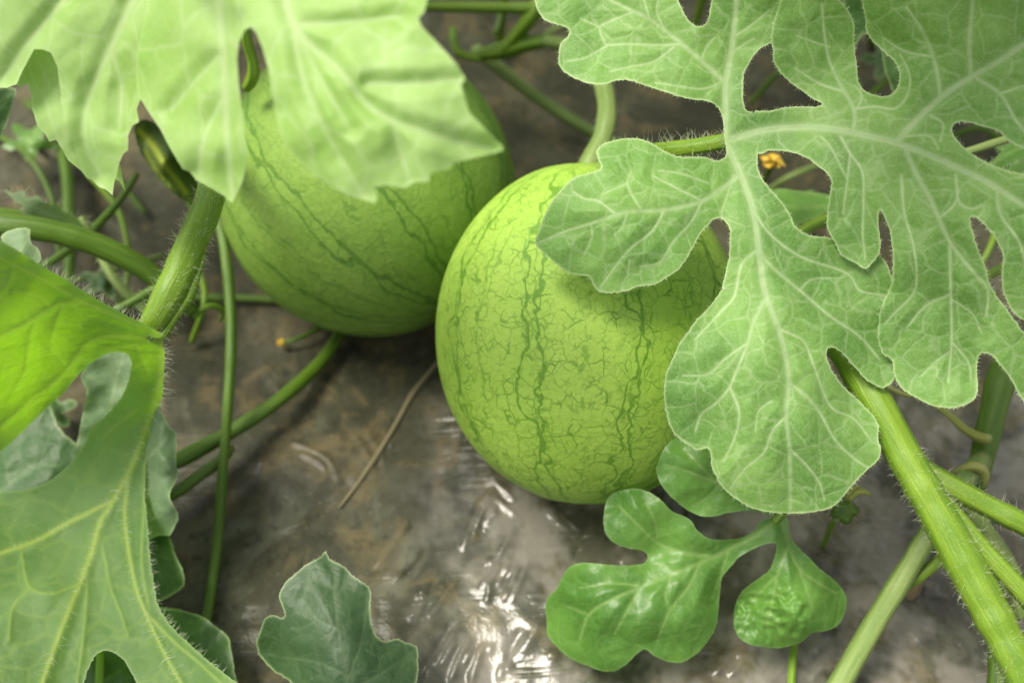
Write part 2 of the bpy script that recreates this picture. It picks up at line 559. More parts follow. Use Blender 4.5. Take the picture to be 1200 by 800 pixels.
def hairs(roots, dirs, lens, parent, rad=0.00007, name='hair', bend=0.45, seed=3):
    r = np.random.default_rng(seed)
    V, F = [], []
    for x, d, L in zip(roots, dirs, lens):
        d = d / np.linalg.norm(d)
        a = np.cross(d, r.normal(0, 1, 3)); a /= np.linalg.norm(a); b = np.cross(d, a)
        cb = bend * L * r.uniform(0.3, 1.0)
        base = len(V)
        for k, (t, rk) in enumerate(((0, 1.0), (0.35, 0.75), (0.7, 0.5), (1.0, 0.2))):
            c = x + d * L * t + a * cb * t * t
            for j in range(3):
                an = j * 2.0944
                V.append(c + rad * rk * (math.cos(an) * a + math.sin(an) * b))
        for k in range(3):
            for j in range(3):
                p0 = base + k * 3 + j; p1 = base + k * 3 + (j + 1) % 3
                F.append((p0, p1, p1 + 3, p0 + 3))
    me = mesh_np(name, np.array(V), np.array(F))
    o = link(name, me, MAT['hair'], parent)
    o['kind'] = 'stuff'
    return o

def stem_hairs(info, parent, per_px=0.5, length=0.004, seed=1, rng_t=(0, 1), rad=0.00007):
    X, T, N, B, R = info
    r = np.random.default_rng(seed)
    n = max(6, int(len(X) * 8 * per_px * (rng_t[1] - rng_t[0])))
    roots, dirs, ls = [], [], []
    for _ in range(n):
        t = r.uniform(*rng_t) * (len(X) - 1)
        i = int(t); fr = t - i; i2 = min(i + 1, len(X) - 1)
        ph = r.uniform(0, 6.283)
        o = math.cos(ph) * N[i] + math.sin(ph) * B[i]
        roots.append(X[i] * (1 - fr) + X[i2] * fr + o * R[i] * 0.96)
        dirs.append(o + T[i] * r.normal(0.1, 0.3) + r.normal(0, 0.12, 3))
        ls.append(length * r.uniform(0.25, 1.15))
    return hairs(roots, dirs, ls, parent, rad, bend=0.8, seed=seed)

def px_hairs(line, parent, n, length, out=None, seed=1, rad=0.00006, spread=0.5):
    """hairs rooted along a polyline of (px, py, D), pointing along out (px direction, towards camera share)"""
    r = np.random.default_rng(seed)
    p = catmull(line, 4)
    roots, dirs, ls = [], [], []
    for _ in range(n):
        i = r.integers(0, len(p) - 1); fr = r.uniform()
        q = p[i] * (1 - fr) + p[i + 1] * fr
        t = p[i + 1] - p[i]; nrm = np.array([t[1], -t[0]]); nrm = nrm / (np.linalg.norm(nrm) + 1e-9)
        s = 1
        if out is not None:
            s = out if out in (-1, 1) else r.choice([-1, 1])
        dv = nrm * s
        roots.append(P(*q))
        dirs.append(RGT * dv[0] - UPV * dv[1] - FWD * r.uniform(0, 0.9) + r.normal(0, 0.22, 3) * spread * 2)
        ls.append(length * r.uniform(0.4, 1.15))
    return hairs(roots, dirs, ls, parent, rad, seed=seed)

def outline_hairs(outl, parent, length, density, seed=1, rad=0.00004):
    r = np.random.default_rng(seed)
    roots, dirs, ls = [], [], []
    for o, D, extra in outl:
        if D is None: continue
        n = len(o)
        area = 0.5 * np.sum(o[:, 0] * np.roll(o[:, 1], -1) - np.roll(o[:, 0], -1) * o[:, 1])
        sg = 1 if area > 0 else -1
        for i in range(n):
            if not (-20 < o[i, 0] < 1220 and -20 < o[i, 1] < 820): continue
            if 878 < o[i, 0] < 893 and 132 < o[i, 1] < 179: continue
            for _ in range(r.poisson(density)):
                fr = r.uniform(); j = (i + 1) % n
                q = o[i] * (1 - fr) + o[j] * fr
                t = o[j] - o[i]
                nr = np.array([t[1], -t[0]]) * sg; nr = nr / (np.linalg.norm(nr) + 1e-9)
                roots.append(P(q[0], q[1], D[i] * (1 - fr) + D[j] * fr))
                dirs.append(RGT * nr[0] - UPV * nr[1] - FWD * r.uniform(-0.2, 0.8) + r.normal(0, 0.25, 3))
                ls.append(length * r.uniform(0.4, 1.2))
    return hairs(roots, dirs, ls, parent, rad, seed=seed)

# ------------------------------------------------------------------ the two fruits' places (the ground fits under them)
def frame_axes(axis_img, lean=0.0):
    """axis given in the picture plane plus lean towards the viewer -> world axis"""
    a = RGT * axis_img[0] - UPV * axis_img[1] - FWD * lean
    return a / np.linalg.norm(a)
FRUITS = [
    dict(px=(688, 390), D=0.4705, a=0.0712, c=0.0806, axis=frame_axes((0.03, -1.0), 0.08)),
    dict(px=(432, 221), D=0.5405, a=0.0792, c=0.0812, axis=frame_axes((-0.62, -0.79), -0.12)),
]
for f_ in FRUITS:
    f_['cen'] = P(f_['px'][0], f_['px'][1], f_['D'])
    ez = f_['axis'][2]
    f_['low'] = f_['cen'][2] - math.sqrt(f_['a'] ** 2 * (1 - ez * ez) + f_['c'] ** 2 * ez * ez)

def G0(x, y):
    x = np.asarray(x, float); y = np.asarray(y, float)
    p = np.stack([x.ravel(), y.ravel()], 1)
    fade = np.exp(-(p ** 2).sum(1) / 0.8)
    z = 0.004 * wob(p, 0.30, 31) * fade + 0.0018 * wob(p, 0.09, 37) * fade
    return z.reshape(x.shape)
_gc = []
for f_ in FRUITS:
    _gc.append((f_['cen'][0], f_['cen'][1], f_['low'] + 0.001 - float(G0(f_['cen'][0], f_['cen'][1]))))
_s = 0.085
_M = np.array([[math.exp(-((a[0] - b[0]) ** 2 + (a[1] - b[1]) ** 2) / (2 * _s * _s)) for b in _gc] for a in _gc])
_k = np.linalg.solve(_M, np.array([g[2] for g in _gc]))
def G(x, y):
    z = G0(x, y)
    for k, g in zip(_k, _gc):
        z = z + k * np.exp(-((x - g[0]) ** 2 + (y - g[1]) ** 2) / (2 * _s * _s))
    return z
def gD(px, py, above=0.0):
    """depth of the ground (plus a height) seen at a photograph pixel"""
    D = float(ground_D(px, py))
    for _ in range(6):
        w = P(px, py, D)
        D = float(ground_D(px, py, float(G(w[0], w[1])) + above))
    return D
def on_ground(pts, above=0.003):
    return [(x, y, gD(x, y, above), w) for x, y, w in pts]

# ------------------------------------------------------------------ ground: wrinkled mulch film over soil
def axis_coords(lo, hi, step, far, n):
    c = np.arange(lo, hi + step * 0.5, step)
    g = np.geomspace(step * 2, far, n)
    return np.concatenate([(lo - np.cumsum(np.diff(np.concatenate([[0], g]))))[::-1], c, hi + np.cumsum(np.diff(np.concatenate([[0], g])))])
gx_ = axis_coords(-0.42, 0.42, 0.0012, 80, 40)
gy_ = axis_coords(-0.22, 0.36, 0.0012, 80, 40)
GX, GY = np.meshgrid(gx_, gy_)
GZ = G(GX, GY)
ridge_px = [
    [(582, 578), (565, 610), (546, 662)], [(588, 584), (570, 620), (556, 655)], [(505, 655), (462, 702)], [(518, 672), (492, 705), (460, 748)], [(532, 676), (505, 712), (480, 742)],
    [(606, 628), (585, 660), (556, 715)], [(602, 655), (580, 690), (570, 725)], [(620, 660), (600, 700), (585, 735)],
    [(540, 738), (522, 770), (505, 808)], [(552, 748), (536, 780), (522, 812)], [(566, 756), (554, 785), (545, 815)], [(590, 760), (575, 810)],
    [(560, 560), (600, 600), (640, 620)], [(640, 600), (690, 640)], [(655, 755), (640, 800)],
    [(985, 590), (1012, 630), (1034, 668)], [(1004, 596), (1022, 630), (1036, 662)], [(1018, 575), (1032, 610), (1044, 650)], [(1062, 590), (1056, 620), (1052, 652)], [(1070, 600), (1060, 640)],
    [(948, 610), (965, 640), (978, 668)], [(935, 640), (965, 665), (975, 690)], [(960, 600), (985, 640), (1000, 662)],
    [(1062, 694), (1100, 682), (1140, 676)], [(1064, 697), (1100, 700), (1135, 706)], [(1064, 700), (1090, 716), (1120, 735)], [(1066, 692), (1110, 665), (1150, 650)],
    [(905, 800), (880, 770), (870, 745)], [(840, 800), (862, 770), (888, 750)], [(862, 806), (884, 775), (905, 760)], [(885, 808), (905, 780), (925, 765)], [(940, 770), (965, 735), (990, 720)], [(950, 800), (975, 760)],
    [(1065, 495), (1090, 520), (1105, 545)], [(1085, 490), (1098, 510), (1120, 540)], [(1090, 480), (1110, 500), (1115, 525)],
    [(1180, 470), (1195, 520), (1190, 570)], [(1060, 740), (1090, 765), (1140, 780)], [(1020, 760), (1060, 775), (1080, 800)], [(1100, 740), (1130, 760), (1150, 800)],
    [(420, 500), (445, 540), (440, 580)], [(300, 420), (350, 470)], [(380, 600), (350, 620), (310, 625)], [(330, 520), (380, 545), (395, 580)],
]
segs = []
rw = np.random.default_rng(5)
for r_ in ridge_px:
    q = np.array([P(x, y, float(ground_D(x, y)))[:2] for x, y in r_])
    q = catmull(q * 1000, 6) / 1000
    tq = q[-1] - q[0]; nq = np.array([-tq[1], tq[0]]) / (np.linalg.norm(tq) + 1e-9)
    for k in range(rw.integers(2, 5)):
        off = rw.normal(0, 0.0028); a0, a1 = sorted(rw.uniform(0, 1, 2) * np.array([0.5, 0.5]) + np.array([0, 0.5]))
        n0 = int(a0 * (len(q) - 2)); n1 = max(n0 + 2, int(a1 * len(q)))
        segs.append((q[n0:n1] + nq * off, rw.uniform(0.0010, 0.0017), rw.uniform(0.0008, 0.0016)))
for _ in range(340):                     # smaller random creases, in fans
    cx, cy = rw.uniform(-0.42, 0.42), rw.uniform(-0.24, 0.40)
    wgt = 0.18 + 0.82 * smooth(0.04, -0.10, cy) * smooth(-0.12, 0.06, cx)
    if rw.uniform() > wgt: continue
    an = (1.0 if cx < 0.09 else 2.3) + rw.normal(0, 0.22); L = rw.uniform(0.015, 0.06)
    t = np.linspace(-0.5, 0.5, 5)
    bend = rw.normal(0, 0.15)
    q = np.stack([cx + L * (t * math.cos(an) - bend * t * t * math.sin(an)), cy + L * (t * math.sin(an) + bend * t * t * math.cos(an))], 1)
    segs.append((q, rw.uniform(0.0012, 0.0026), rw.uniform(0.0003, 0.0012) * rw.choice([1, 1, -1])))
pts = np.stack([GX.ravel(), GY.ravel()], 1)
gzf = GZ.ravel().copy()
add = np.zeros(len(gzf)); sub = np.zeros(len(gzf))
nxg = len(gx_)
for q, w, h in segs:
    L = max(len(q) - 1, 1)
    lo, hi = q.min(0) - 4 * w, q.max(0) + 4 * w
    i0, i1 = np.searchsorted(gx_, [lo[0], hi[0]]); j0, j1 = np.searchsorted(gy_, [lo[1], hi[1]])
    if i1 <= i0 or j1 <= j0: continue
    idx = (np.arange(j0, j1)[:, None] * nxg + np.arange(i0, i1)[None]).ravel()
    best = np.zeros(len(idx))
    for i in range(len(q) - 1):
        d, t = seg_dist(pts[idx], q[i], q[i + 1])
        s = (i + t) / L
        best = np.maximum(best, np.exp(-(d / w) ** 2) * (1 - (2 * s - 1) ** 4))
    if h > 0: add[idx] = np.maximum(add[idx], best * h)
    else: sub[idx] = np.maximum(sub[idx], -best * h)
fade = np.exp(-(pts ** 2).sum(1) / 0.5)
lowr = smooth(0.02, -0.12, pts[:, 1]) * smooth(-0.16, 0.04, pts[:, 0])
gzf += add - sub + fade * (0.0002 + 0.0001 * lowr) * wob(pts, 0.016, 51) * (1 + wob(pts, 0.05, 52)) * 0.8
Vg = np.stack([GX.ravel(), GY.ravel(), gzf], 1)
jj, ii = np.meshgrid(np.arange(len(gy_) - 1), np.arange(nxg - 1), indexing='ij')
a_ = (jj * nxg + ii).ravel()
Fg = np.stack([a_, a_ + 1, a_ + 1 + nxg, a_ + nxg], 1)

def film_mat():
    m = NT('mulch_film')
    co = m.obj()
    big = m.noise(co, 9, 4, 0.6)
    mid = m.noise(co, 34, 4, 0.65, 0.6)
    fine = m.noise(co, 160, 3, 0.7)
    spk = m.noise(co, 420, 2, 0.6)
    c = m.mix(m.ss(big, 0.38, 0.62), (0.027, 0.028, 0.015), (0.056, 0.055, 0.032))
    c = m.mix(m.ss(mid, 0.46, 0.66, 0, 0.75), c, (0.105, 0.084, 0.038))
    c = m.mix(m.ss(m.noise(co, 20, 3, 0.6, 1.0), 0.54, 0.70, 0, 0.7), c, (0.088, 0.090, 0.060))
    c = m.mix(m.ss(m.noise(co, 27, 3, 0.6, 0.5), 0.54, 0.70, 0, 0.6), c, (0.015, 0.016, 0.008))
    c = m.mix(m.ss(fine, 0.32, 0.50, 0.6, 0), c, (0.014, 0.014, 0.007))
    c = m.mix(m.ss(spk, 0.64, 0.76, 0, 0.5), c, (0.16, 0.145, 0.085))
    h = m.math('ADD', m.math('MULTIPLY', mid, 0.8), m.math('MULTIPLY', fine, 0.12))
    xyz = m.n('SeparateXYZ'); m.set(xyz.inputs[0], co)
    slack_sheen = m.math('MULTIPLY', m.ss(xyz.outputs[1], 0.03, -0.07), m.ss(xyz.outputs[0], -0.075, 0.01))
    slack_sheen = m.math('ADD', m.math('MULTIPLY', slack_sheen, 0.94), 0.06)
    # drawn-out creases of the stretched film, in sheaves of three directions
    wv = m.vmath('ADD', co, m.vmath('SCALE', m.noise(co, 5, 1, col=True), s=0.05))
    for ang, sc, lo in ((60, 1.0, 0.50), (128, 0.9, 0.56)):
        mp = m.n('Mapping')
        m.set(mp.inputs['Vector'], wv)
        mp.inputs['Rotation'].default_value = (0, 0, math.radians(-ang))
        mp.inputs['Scale'].default_value = (8 * sc, 230 * sc, 8)
        st = m.noise(mp.outputs[0], 1.0, 2, 0.5, 0.4)
        msk = m.ss(m.noise(m.vmath('ADD', co, (ang * 0.37, ang * 0.11, 0.0)), 16, 2), lo, lo + 0.16)
        h = m.math('ADD', h, m.math('MULTIPLY', m.math('MULTIPLY', m.ss(st, 0.50, 0.74), m.math('MULTIPLY', msk, slack_sheen)), 0.7))
    c = m.mix(m.math('MULTIPLY', slack_sheen, m.ss(m.noise(co, 30, 3, 0.7), 0.42, 0.62, 0.05, 0.75)), c, (0.185, 0.172, 0.142))  # bright glare on the slack film, painted in as a whitish base tint
    nb = m.bump(h, 0.45, 0.004)
    hc = m.math('ADD', m.math('MULTIPLY', m.math('SUBTRACT', h, m.math('MULTIPLY', mid, 0.8)), 1.0), m.math('MULTIPLY', mid, 0.30))
    nc = m.bump(hc, 0.45, 0.004)
    s = m.principled(c, 0.7, 0.15, nb, Coat_Weight=m.math('ADD', m.math('MULTIPLY', slack_sheen, 0.60), 0.06), Coat_Roughness=0.15, Coat_IOR=1.5)
    for nd in m.t.nodes:
        if nd.type == 'BSDF_PRINCIPLED': m.t.links.new(nc, nd.inputs['Coat Normal'])
    return m.surf(s)
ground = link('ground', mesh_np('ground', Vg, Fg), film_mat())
tag(ground, kind='structure')

# ------------------------------------------------------------------ watermelons
def melon(spec, label, mat, nseg=128, nring=96):
    t = empty('watermelon', (spec['cen'][0], spec['cen'][1], spec['low']), label, 'watermelon')
    zax = Vector(spec['axis'])
    tocam = Vector(CAM - spec['cen']).normalized()
    yax = zax.cross(tocam).normalized(); xax = yax.cross(zax)
    rot = Matrix((xax, yax, zax)).transposed()
    a, k = spec['a'], spec['c'] / spec['a']
    V = []
    for i in range(nring + 1):
        ph = math.pi * i / nring
        for j in range(nseg):
            th = 2 * math.pi * j / nseg
            r = 1 + 0.004 * math.cos(10 * th + 1) * math.sin(ph) - 0.03 * math.exp(-(ph / 0.22) ** 2) - 0.02 * math.exp(-((math.pi - ph) / 0.2) ** 2)
            V.append((r * math.sin(ph) * math.cos(th), r * math.sin(ph) * math.sin(th), r * math.cos(ph) * k))
    i, j = np.meshgrid(np.arange(nring), np.arange(nseg), indexing='ij')
    p = i * nseg + j; q = i * nseg + (j + 1) % nseg
    F = np.stack([p, p + nseg, q + nseg, q], -1).reshape(-1, 4)
    me = mesh_np('rind', np.array(V), F)
    o = bpy.data.objects.new('rind', me); COL.objects.link(o)
    me.materials.append(mat)
    o.parent = t
    o.matrix_parent_inverse = Matrix.Translation(t.location).inverted()
    o.location = Vector(spec['cen']); o.rotation_euler = rot.to_euler(); o.scale = (a, a, a)
    return t

front = melon(FRUITS[0], 'round light green watermelon with dark netted stripes under the big grey green leaf',
              rind_mat('rind_front', 10, 0.02, (0.222, 0.360, 0.042), (0.270, 0.412, 0.060), (0.070, 0.175, 0.008), 1.0, 1.8))
back = melon(FRUITS[1], 'plain green watermelon dulled as if shaded with few broken stripes partly covered by the pale leaf',
             rind_mat('rind_back_shaded', 12, 0.30, (0.130, 0.230, 0.028), (0.165, 0.270, 0.042), (0.052, 0.128, 0.010), 0.8, 1.2, 0.050, 0.7))  # base colours darkened to stand in for the pale leaf's shade
ped, pinfo = tube([(640, 49, .610, 15), (672, 56, .575, 16), (696, 78, .545, 19), (708, 105, .525, 22), (711, 138, .512, 23), (704, 168, .508, 23), (693, 192, .505, 27), (690, 200, .505, 30)],
                  front, MAT['stem_pale'], 'fruit_stem', seed=4)
stem_hairs(pinfo, ped, 0.5, 0.0025, 5)

# ------------------------------------------------------------------ big grey-green leaf on the right
heroA = [(888,181),(886,160),(883,133),(875,129),(871,120),(871,105),(872,87),(879,72),(887,61),(900,52),(914,47),(926,25),(928,-30),(885,-60),(840,-40),(834,0),(832,12),(829,24),(822,31),(815,30),(807,24),(800,12),(795,0),(785,-35),(710,-60),(645,-40),(627,-4),
 (630,12),(639,24),(650,28),(662,32),(667,37),(665,43),(657,51),(655,62),(655,75),(662,85),(686,97),(707,99),(720,95),(736,94),(755,100),(780,108),(807,116),(830,119),(841,126),(846,136),(848,150),(849,163),(851,178),(849,185),(840,188),(825,184),(805,184),(790,182),(775,175),(760,166),(745,162),(722,164),(705,170),(699,177),(701,187),(704,197),(690,203),(675,207),(659,221),(641,245),(631,272),(627,285),(640,299),(659,315),(667,320),(682,323),(690,324),(694,332),(700,340),(712,343),(730,342),(747,336),(765,334),(780,326),(795,316),(802,307),(809,296),(815,285),(820,275),(829,265),(837,257),(845,256),(851,261),(855,270),(855,285),(854,302),(850,320),(845,340),(837,352),(827,364),(815,376),(805,390),(797,401),(789,419),(781,436),(778,462),(780,480),(784,496),(792,510),(807,521),(817,527),(830,525),(833,535),(834,545),(840,560),(852,576),(870,589),(887,597),(915,601),(950,600),(975,594),(992,577),(1002,565),(1017,550),(1030,537),(1032,525),(1029,512),(1030,500),(1026,490),(1017,480),(1005,467),(990,454),(977,437),(970,422),(969,412),(972,407),(980,409),(992,419),(1005,434),(1015,445),(1027,452),(1034,455),(1042,451),(1047,445),(1056,420),(1058,380),(1053,345),(1046,328),(1041,313),(1034,302),(1018,294),(990,285),(974,279),(960,277),(947,275),(932,265),(927,254),(915,235),(903,222),(894,210),(888,196)]
heroB = [(884,131),(900,130),(920,126),(940,125),(957,125),(964,122),(955,117),(940,107),(925,96),(912,82),(906,70),(906,60),(904,45),(909,18),(922,-12),(950,-25),(982,-2),(1000,25),(1001,50),(1004,75),(1006,95),(1012,105),(1025,111),(1035,113),(1045,110),(1052,101),(1054,87),(1050,75),(1037,62),(1025,51),(1017,41),(1014,32),(1015,25),(1012,12),(1010,-4),(1030,-50),(1100,-80),(1250,-70),(1300,0),(1310,120),(1250,180),(1205,176),(1190,170),(1177,161),(1172,155),(1162,151),(1150,148),(1137,144),(1125,143),(1117,147),(1116,153),(1120,162),(1132,175),(1147,185),(1165,194),(1182,200),(1210,206),(1280,215),(1310,280),(1285,360),(1230,388),(1200,375),(1187,365),(1180,353),(1175,338),(1174,317),(1175,300),(1172,290),(1165,277),(1155,265),(1145,256),(1138,254),(1137,260),(1141,275),(1146,292),(1154,310),(1159,330),(1167,345),(1180,362),(1190,376),(1203,392),(1245,410),(1270,440),(1255,478),(1215,484),(1197,467),(1185,445),(1170,425),(1160,415),(1150,414),(1146,420),(1145,437),(1146,457),(1142,467),(1130,475),(1112,478),(1090,474),(1072,465),(1057,455),(1050,445),(1047,435),(1045,422),(1035,415),(1030,402),(1029,385),(1031,367),(1036,352),(1044,334),(1046,318),(1046,300),(1043,272),(1038,258),(1032,246),(1030,250),(1030,270),(1032,285),(1030,298),(1022,308),(1015,315),(1000,307),(985,298),(978,283),(969,267),(970,247),(972,230),(974,212),(966,200),(960,196),(947,186),(932,180),(915,177),(900,177),(889,180),(883,158)]
heroV = [
 ([(850,165),(850,130),(850,97),(857,62),(861,25),(863,-5),(866,-45)], 5.5, 3.5), ([(850,97),(817,67),(797,50),(760,22),(735,10),(705,-5)], 4, 2.2),
 ([(797,52),(770,53),(740,52),(710,53)], 2.2, 1.6), ([(790,55),(765,73),(740,78),(715,84)], 2, 1.5), ([(762,24),(756,5),(752,-12)], 2, 1.5), ([(742,14),(718,24),(703,32),(706,45),(711,54)], 2.2, 1.6), ([(703,32),(680,22)], 1.7, 1.4), ([(822,70),(828,55),(838,44)], 2, 1.5), ([(862,42),(880,30),(902,12)], 2.2, 1.6),
 ([(848,95),(825,104),(795,101),(768,97)], 1.8, 1.3), ([(857,62),(872,52),(884,45)], 1.8, 1.3), ([(778,34),(770,15),(772,-5)], 1.8, 1.3), ([(711,54),(685,68),(665,72)], 1.8, 1.3),
 ([(850,165),(875,158),(900,152),(940,149),(980,152),(1020,160),(1050,167),(1085,180),(1130,200),(1160,215),(1200,240),(1280,280)], 6.5, 4.5),
 ([(1052,164),(1075,140),(1105,112),(1138,90),(1170,72),(1200,52),(1280,15)], 5.5, 4), ([(1138,90),(1136,50),(1140,0),(1142,-50)], 4, 2.5), ([(1102,113),(1096,75),(1083,40),(1062,8)], 3.5, 2.2), ([(1145,92),(1172,110),(1190,140),(1205,160)], 3.2, 2), ([(1090,66),(1060,60),(1036,45)], 2.4, 1.6), ([(1172,110),(1200,100)], 2.2, 1.6),
 ([(1000,152),(1001,130),(985,100),(972,72),(966,40),(963,5)], 3.2, 2), ([(988,107),(960,98),(932,80)], 2.2, 1.6), ([(1001,128),(1025,125),(1050,127),(1064,110),(1066,88),(1055,64)], 2.3, 1.6), ([(972,55),(950,48),(933,42)], 1.8, 1.3), ([(1004,128),(1010,112),(1002,100)], 1.8, 1.3),
 ([(985,160),(996,180),(1010,200),(1012,237),(1011,275),(1014,302)], 2.6, 1.8), ([(996,182),(993,210),(988,250)], 2, 1.5), ([(962,160),(973,172),(985,195),(993,210)], 1.9, 1.4),
 ([(1062,176),(1072,200),(1090,232),(1113,283),(1140,318),(1157,338),(1156,370)], 4.2, 2.4), ([(1113,284),(1114,340),(1115,400),(1111,448)], 2.8, 1.8), ([(1114,345),(1085,358),(1062,385)], 2.2, 1.6), ([(1056,205),(1060,250),(1071,290),(1072,340),(1050,365),(1036,380)], 2.5, 1.7), ([(1100,256),(1118,240),(1124,222)], 2, 1.6), ([(1115,400),(1135,425),(1138,445)], 1.9, 1.4), ([(1115,410),(1095,425),(1080,440)], 1.9, 1.4), ([(1114,350),(1140,368),(1150,390)], 1.9, 1.4),
 ([(1120,205),(1125,238),(1140,245),(1150,240)], 2.3, 1.7), ([(1168,222),(1172,250),(1195,285),(1205,330)], 3, 2), ([(1090,135),(1105,145),(1102,165)], 2, 1.5), ([(1060,160),(1090,160),(1100,175)], 1.9, 1.4),
 ([(852,170),(862,192),(870,210),(882,245),(890,300),(897,345),(912,385),(920,415),(924,447),(921,487),(925,525),(926,575),(926,597)], 6, 2.6),
 ([(896,350),(882,380),(876,402),(862,437),(854,455),(838,473),(822,485),(815,505)], 3, 1.8), ([(856,455),(866,482),(862,510),(848,540)], 2.6, 1.7), ([(888,292),(870,308),(860,348),(845,365),(814,398)], 2.8, 1.7),
 ([(888,290),(900,308),(937,340),(975,372),(1006,393),(1030,420)], 3, 1.8), ([(880,240),(900,272),(937,300),(995,322),(1007,340),(1037,346)], 2.6, 1.7), ([(924,447),(955,475),(980,517),(1005,540),(1018,548)], 3, 1.8), ([(945,405),(955,432),(975,478),(1000,490),(1020,515)], 2.2, 1.6), ([(921,487),(905,505),(895,530),(872,550),(856,572)], 2.4, 1.6), ([(925,525),(945,545),(960,565),(966,585)], 2.3, 1.6), ([(912,385),(940,398),(945,405)], 2, 1.5), ([(937,340),(950,328),(985,326)], 1.7, 1.3),
 ([(876,402),(850,420),(830,438),(800,440)], 2, 1.4), ([(904,470),(890,480),(885,505)], 1.8, 1.3),
 ([(866,205),(845,222),(822,236),(780,246),(732,249),(692,262),(660,272),(632,284)], 4, 2), ([(778,247),(765,270),(740,290),(725,307),(704,336)], 2.6, 1.8), ([(822,237),(810,260),(790,282),(772,308),(750,312)], 2.3, 1.6), ([(720,250),(700,235),(685,233),(672,225)], 2.2, 1.6), ([(752,247),(735,215),(740,200)], 2.2, 1.6), ([(822,235),(792,220),(765,206)], 2.3, 1.6), ([(692,262),(694,276),(685,298)], 2, 1.5), ([(735,250),(728,268),(720,275)], 1.8, 1.4), ([(735,215),(705,228)], 1.7, 1.3), ([(738,305),(735,325)], 1.7, 1.3), ([(772,200),(800,204),(830,215)], 1.7, 1.3), ([(860,205),(845,250)], 1.7, 1.3),
]
heroC = [(850,165,.392),(640,0,.405),(740,50,.398),(855,0,.388),(630,280,.387),(700,250,.378),(700,335,.384),(790,250,.380),(840,320,.384),(800,420,.378),(800,510,.384),(890,300,.379),(900,420,.372),(925,520,.374),(925,598,.384),(1025,520,.380),(985,430,.379),(1040,440,.385),(960,350,.380),(970,160,.382),(1000,60,.384),(1050,170,.372),(1080,300,.368),(1110,460,.377),(1150,90,.356),(1200,0,.346),(1200,230,.352),(1300,100,.348),(1290,280,.358),(1200,440,.372),(1050,0,.364),(1000,300,.381),(660,60,.402),(910,20,.386)]
def hero_lift(q):
    d = np.linalg.norm(q - np.array([884, 157]), axis=1)
    return -0.0045 * smooth(25, 130, d)
hero = empty('watermelon_leaf', P(722, 170, .47), 'big sharp grey green lobed leaf with pale veins spread over the front melon', 'leaf')
hb, hf, ho = blade([(heroA, None), (heroB, hero_lift)], heroV, heroC, hero, MAT['hero'], step=1.6, rib=-0.0003, quilt=0.0009, ripple=0.0012, rip_scale=95, seed=3, edge_w=1.5, seam=(879, 132, 892, 178))
outline_hairs(ho, hb, 0.0013, 0.8, 8, 0.00004)
pt, pi_ = tube([(726,172,.475,16),(745,178,.440,17),(775,176,.412,18),(815,172,.4010,19),(838,168,.3985,19),(854,165,.3975,18),(875,160,.396,12),(895,157,.3955,7)], hero, MAT['stem'], 'petiole', seed=9)
stem_hairs(pi_, pt, 1.2, 0.0050, 12)

# ------------------------------------------------------------------ pale leaf, top left, close to the camera
B1 = [(-10,104),(8,103),(19,99),(27,82),(40,58),(50,58),(60,62),(67,78),(70,100),(72,112),(71,118),(75,132),(74,140),(79,152),(82,160),(86,163),(89,178),(94,190),(96,201),(102,209),(107,210),(117,220),(124,222),(132,229),(134,214),(137,205),(139,192),(145,180),(150,176),(150,160),(155,147),(163,143),(160,128),(166,112),(182,80),(195,40),(210,-20),(190,-95),(40,-90),(-70,-50),(-80,80)]
B1b = [(19,98),(25,103),(33,97),(36,110),(37,125),(44,148),(52,156),(58,166),(66,164),(80,188),(96,201),(112,208),(130,205),(140,213),(147,224),(142,200),(125,130),(90,60),(55,40),(40,52),(27,80)]
B2 = [(172,10),(167,32),(160,65),(160,90),(162,112),(172,128),(187,150),(200,175),(214,198),(222,201),(230,211),(250,222),(262,229),(272,238),(280,222),(285,210),(288,196),(290,180),(285,140),(280,100),(278,70),(280,50),(287,35),(294,32),(300,38),(307,55),(315,82),(320,117),(327,150),(337,172),(362,200),(382,215),(410,229),(439,238),(442,232),(439,219),(455,217),(475,220),(485,214),(502,213),(505,202),(526,198),(532,191),(560,184),(589,177),(590,172),(572,155),(550,132),(546,120),(540,100),(545,92),(535,75),(512,50),(495,32),(490,22),(497,15),(502,-5),(480,-70),(350,-110),(215,-100),(175,-40)]
BV = [([(75,0),(50,30),(25,60),(5,92)], 4, 2.5), ([(160,-10),(128,60),(106,110),(98,160),(118,205)], 5, 3), ([(130,60),(142,100),(140,150)], 3, 2), ([(255,-20),(261,60),(264,120),(268,190),(272,230)], 6, 4), ([(262,60),(225,100),(200,130)], 3, 2), ([(264,110),(240,160),(232,200)], 3, 2),
      ([(330,-30),(345,30),(400,85),(440,130),(500,155),(575,175)], 6, 3), ([(345,30),(400,26),(470,20)], 4, 2), ([(430,98),(490,98),(540,92)], 4, 2), ([(345,40),(358,100),(385,160),(425,228)], 4, 2.5), ([(352,45),(380,100),(410,150)], 3, 2), ([(460,140),(470,180),(480,210)], 3, 2)]
BC = [(0,90,.352),(0,-20,.340),(70,60,.340),(60,150,.350),(45,90,.350),(130,215,.356),(140,100,.338),(200,-80,.318),(170,30,.325),(240,100,.312),(265,228,.318),(255,20,.304),(210,180,.322),(345,30,.290),(330,130,.293),(437,235,.291),(400,100,.283),(588,174,.287),(500,120,.280),(495,20,.284),(480,-60,.284)]
def b_lift(q):
    return -0.004 * smooth(-80, 60, q[:, 1]) - 0.002
lb = empty('watermelon_leaf', P(150, -140, .34), 'broad pale yellow green leaf with toothed lobes above the dull melon', 'leaf')
